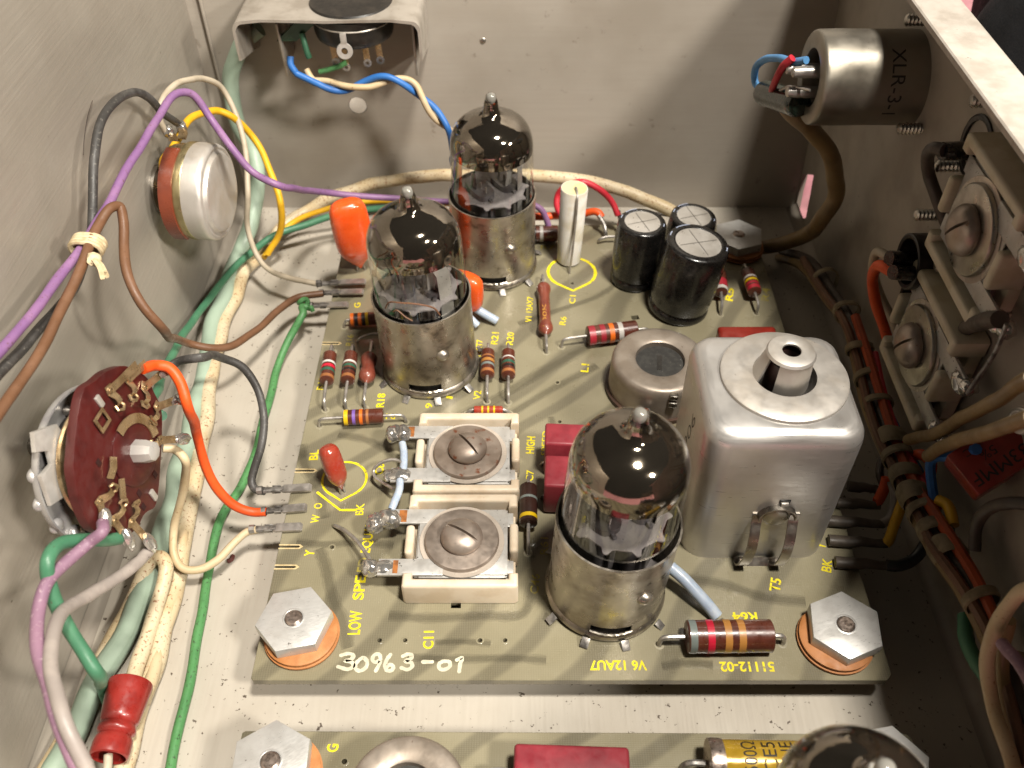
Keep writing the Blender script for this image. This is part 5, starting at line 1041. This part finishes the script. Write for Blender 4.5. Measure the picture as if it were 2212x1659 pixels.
tag(G().lathe(fine([(.12, .05), (.2, .02), (.28, .03), (.30, .12), (.29, L * .5), (.30, L * .9), (.26, L), (0, L)], 2), 28, Matrix.Translation(e1) @ q.to_matrix().to_4x4()).build('tape_wrap', mat('green_black_tape', '#1f2e26', .25, 0, '#152019', coat=.5)), 'dark green tape wrapped round the cable end at the audio connector', 'tape')
wire('brown_cable', 'dirty khaki cable curving from the audio connector down to the board corner', [(1700, 232, 'x', 6.4), (1722, 255, 'x', 6.6), (1758, 290, 'x', 7.1), (1790, 330, 'x', 7.6), (1806, 375, 'x', 8.0), (1802, 425, 'x', 8.2), (1775, 475, 'x', 8.0), (1730, 512, 'z', 1.3), (1680, 528, 'z', .9), (1630, 535, 'z', .55), (1590, 545, 'z', .35)], .21, I_khaki)
wire('dark_wire', 'thin dark wire down the far corner behind the audio connector', [(1935, 0, 'y', 16.1), (1915, 50, 'y', 16.1), (1885, 130, 'y', 16.1), (1860, 250, 'y', 16.1), (1840, 350, 'y', 16.1), (1828, 420, 'y', 16.1)], .05, I_dark)

# ------------------------------------------------------------------ wire harness in the dark along the right wall
H1 = [(1690, 545, 8.0, .5), (1750, 565, 8.2, .6), (1800, 630, 8.2, .7), (1840, 700, 8.2, .8), (1862, 780, 8.2, .9), (1890, 860, 8.2, 1.1), (1925, 950, 8.15, 1.3), (1955, 1030, 8.1, 1.4), (1995, 1110, 8.1, 1.5), (2045, 1190, 8.1, 1.5), (2100, 1265, 8.2, 1.5), (2150, 1370, 8.3, 1.5), (2200, 1500, 8.3, 1.5), (2250, 1650, 8.3, 1.5)]
hp_ = [at(u, v, 'x', x) for u, v, x, z in H1]
def harn(name, label, m, dx, dz, r, i0=0, i1=None, extra0=(), extra1=()):
    p = [c + Vector((dx * (1 + .4 * math.sin(i * 1.7 + dx * 9)), .05 * math.sin(i * 2.3), dz * (1 + .4 * math.cos(i * 1.3 + dz * 7)))) for i, c in enumerate(hp_)][i0:i1]
    return tag(G().tube(spline([at(*e) for e in extra0] + p + [at(*e) for e in extra1]), r, 8).build(name, m), label, 'wire', 'wires of the laced harness')
harn('orange_wire', 'orange wire on top of the laced harness', ins('rust_orange', '#a8481e', '#984018'), .04, .19, .11, 3, 12)  # same orange insulation, its colour darkened for the shade along the wall
harn('red_wire', 'dark red wire beside the orange one in the laced harness', I_red, .17, .17, .09, 4, 9)
harn('brown_wire', 'brown wire on the board side of the laced harness', I_brown, -.20, .06, .10, 1)
harn('dark_wire', 'dark wire in the middle of the laced harness', I_dark, -.02, .03, .12)
harn('khaki_wire', 'khaki wire underneath in the laced harness', I_khaki, -.12, -.16, .12)
harn('blue_wire', 'blue wire at the wall side of the laced harness', I_blue, .24, .0, .10, 5, 9, (), ((2010, 1000, 'x', 8.2), (2060, 985, 'x', 8.1), (2110, 970, 'x', 8.1)))
harn('grey_wire', 'grey wire deep in the laced harness', I_grey, .1, -.14, .10, 2)
def lace_ring(c, dr, r, wd, sk):
    q = Vector((0, 0, 1)).rotation_difference(dr).to_matrix().to_4x4(); h = wd / 2; rings = []
    for i in range(24):
        a = 2 * math.pi * i / 24; k = r * (1 + .07 * math.sin(3 * a + sk)); z = sk * .06 * math.sin(a)
        rings.append([(k * math.cos(a), k * math.sin(a), z - h), ((k + .035) * math.cos(a), (k + .035) * math.sin(a), z - h * .7), ((k + .035) * math.cos(a), (k + .035) * math.sin(a), z + h * .7), (k * math.cos(a), k * math.sin(a), z + h)])
    rings.append(rings[0])
    return G().loft(rings, Matrix.Translation(c) @ q, False, False)
hs = spline(hp_, 6)
t = thing('harness_lacing', 'grubby flat lacing wound round the wire harness on the right', 'lacing', hs[40])
for j, i in enumerate((10, 16, 22, 27, 31, 36, 39, 42, 45, 48, 51, 54, 62, 69)):
    g = lace_ring(hs[i], hs[i + 1] - hs[i - 1], .29, (.22, .34, .46)[j % 3] if 4 < j < 12 else .2, (j % 3) - 1); g.v = [p - Vector(t.location) for p in g.v]; g.build('turn', M_dimlace, t)
# wires from the booted terminals up to the harness
wire('black_wire', 'shiny black wire from the lowest booted terminal up to the harness', [(1915, 1221, 'z', .92), (1945, 1220, 'z', .95), (1975, 1205, 'z', 1.0), (1998, 1170, 'z', 1.15), (2008, 1135, 'z', 1.3)], .12, mat('insulation_gloss_black', '#1c2022', .35, 0, coat=.3), k=8)
wire('yellow_wire', 'yellow wire from the booted terminals up to the harness', [(1912, 1175, 'z', .9), (1920, 1168, 'z', .95), (1930, 1140, 'z', 1.1), (1942, 1105, 'z', 1.3), (1952, 1075, 'z', 1.4)], .11, I_yellow)
wire('grey_wire', 'grey wire bending from the middle booted terminal into the harness', [(1905, 1132, 'z', .9), (1920, 1122, 'z', .95), (1930, 1095, 'z', 1.1), (1933, 1065, 'z', 1.3), (1925, 1040, 'z', 1.4)], .10, I_grey)
wire('orange_wire', 'short orange wire from a booted terminal into the harness', [(1890, 1085, 'z', .95), (1898, 1078, 'z', 1.0), (1910, 1055, 'z', 1.2), (1916, 1032, 'z', 1.4)], .12, I_orange)
wire('dark_wire', 'dark wire from the rearmost booted terminal into the harness', [(1893, 1056, 'z', .9), (1905, 1068, 'z', .95), (1912, 1060, 'z', 1.0), (1900, 1020, 'z', 1.2), (1905, 990, 'z', 1.35)], .09, I_dark)
wire('orange_wire', 'orange wire loop on the wall side of the harness', [(1968, 985, 'x', 8.4), (1995, 985, 'x', 8.5), (2012, 1000, 'x', 8.55), (2008, 1025, 'x', 8.5), (1990, 1045, 'x', 8.4)], .11, I_orange)
wire('yellow_wire', 'short yellow wire bulging out of the harness', [(2025, 1080, 'x', 8.3), (2045, 1090, 'x', 8.4), (2056, 1110, 'x', 8.4), (2060, 1135, 'x', 8.35)], .11, I_yellow)
# wires of the lower jack and trimmers
wire('orange_wire', 'orange wire hanging from the lower black jack behind the trimmer', [(1932, 590, 'x', 7.7), (1905, 575, 'x', 7.6), (1892, 585, 'x', 7.7), (1888, 620, 'x', 7.9), (1893, 665, 'x', 8.1), (1910, 715, 'x', 8.3), (1930, 765, 'x', 8.5), (1945, 830, 'x', 8.6)], .12, I_orange)
wire('cream_wire', 'off-white wire hanging from the lower black jack behind the trimmer', [(1925, 562, 'x', 7.7), (1900, 548, 'x', 7.6), (1886, 552, 'x', 7.7), (1888, 590, 'x', 8.0), (1905, 645, 'x', 8.4), (1930, 700, 'x', 8.6), (1955, 770, 'x', 8.6)], .10, I_tan)
wire('brown_wire', 'dark brown wire bending from the upper jack down behind the upper trimmer', [(2040, 325, 'x', 7.9), (2018, 322, 'x', 7.8), (2002, 340, 'x', 7.85), (2005, 380, 'x', 8.1), (2025, 430, 'x', 8.3), (2045, 480, 'x', 8.5), (2060, 530, 'x', 8.6)], .12, I_dark)
wire('khaki_wire', 'khaki wire crossing the dark corner above the red capacitor', [(1962, 950, 'x', 8.2), (2020, 935, 'x', 8.0), (2080, 905, 'x', 7.8), (2140, 870, 'x', 7.6), (2230, 815, 'x', 7.4)], .12, I_khaki)
wire('khaki_wire', 'dirty grey wire crossing the dark corner just over the red capacitor', [(2005, 985, 'x', 8.0), (2040, 965, 'x', 7.8), (2090, 945, 'x', 7.6), (2150, 925, 'x', 7.4), (2230, 900, 'x', 7.2)], .12, I_khaki)
wire('dark_wire', 'dark wire looping from the right wall beside the harness', [(2230, 1090, 'x', 8.4), (2190, 1085, 'x', 8.3), (2140, 1100, 'x', 8.3), (2110, 1140, 'x', 8.3), (2105, 1190, 'x', 8.3)], .11, I_dark)
wire('grey_wire', 'short dark wire hanging from the upper trimmer tab', [(2160, 690, 'x', 7.9), (2110, 695, 'x', 8.2), (2080, 720, 'x', 8.5), (2075, 760, 'x', 8.6)], .15, I_dark)
bare('thin bare wire from the upper trimmer tab to the lower one', [(2175, 700, 'x', 7.9), (2150, 760, 'x', 8.0), (2110, 820, 'x', 8.1), (2090, 850, 'x', 8.1)], .04, M_dull)
wire('green_wire', 'dark green wire in the lower right corner by the harness', [(2085, 1330, 'x', 8.2), (2085, 1370, 'x', 8.1), (2105, 1420, 'x', 8.1), (2140, 1480, 'x', 8.2), (2180, 1560, 'x', 8.2), (2230, 1680, 'x', 8.2)], .13, I_green)
wire('cream_wire', 'cream wire hooking into the picture at the lower right edge', [(2240, 1265, 'x', 7.6), (2190, 1300, 'x', 7.6), (2155, 1340, 'x', 7.6), (2138, 1385, 'x', 7.6), (2135, 1440, 'x', 7.7), (2150, 1520, 'x', 7.8), (2175, 1600, 'x', 7.8), (2195, 1690, 'x', 7.8)], .12, I_cream)
wire('khaki_wire', 'dull yellow wire in the lower right corner', [(2180, 1340, 'x', 7.9), (2165, 1400, 'x', 8.0), (2170, 1480, 'x', 8.1), (2190, 1570, 'x', 8.1), (2220, 1680, 'x', 8.1)], .11, I_khaki)
wire('pink_wire', 'dull pink wire in the lower right corner', [(2165, 1390, 'x', 7.6), (2195, 1420, 'x', 7.6), (2230, 1480, 'x', 7.6)], .1, I_violet)
t = tag(G().lathe([(0, .12), (.1, .12), (.2, .08), (.24, 0)], 20, Matrix.Translation(at(2092, 1382, 'x', 8.95)) @ Matrix.Rotation(R(-90), 4, 'Y')).build('wall_screw', M_steel), 'round screw head low on the right wall near the floor', 'screw')
# crumb of red wax on the floor
tag(G().tube(spline([at(492, 1213, 'z', .04), at(500, 1208, 'z', .06), at(503, 1200, 'z', .05)]), .05, 6).build('debris_crumb', mat('debris', '#6a3a34', .7)), 'tiny dark red crumb on the floor left of the board', 'crumb')
# dust hair on the left wall
tag(G().tube(path([(200, 217, 'x', XL + .02), (190, 250, 'x', XL + .03), (182, 300, 'x', XL + .02), (180, 335, 'x', XL + .02)]), .008, 4).build('dust_hair', I_dark), 'thin dust hair clinging to the left wall', 'hair')
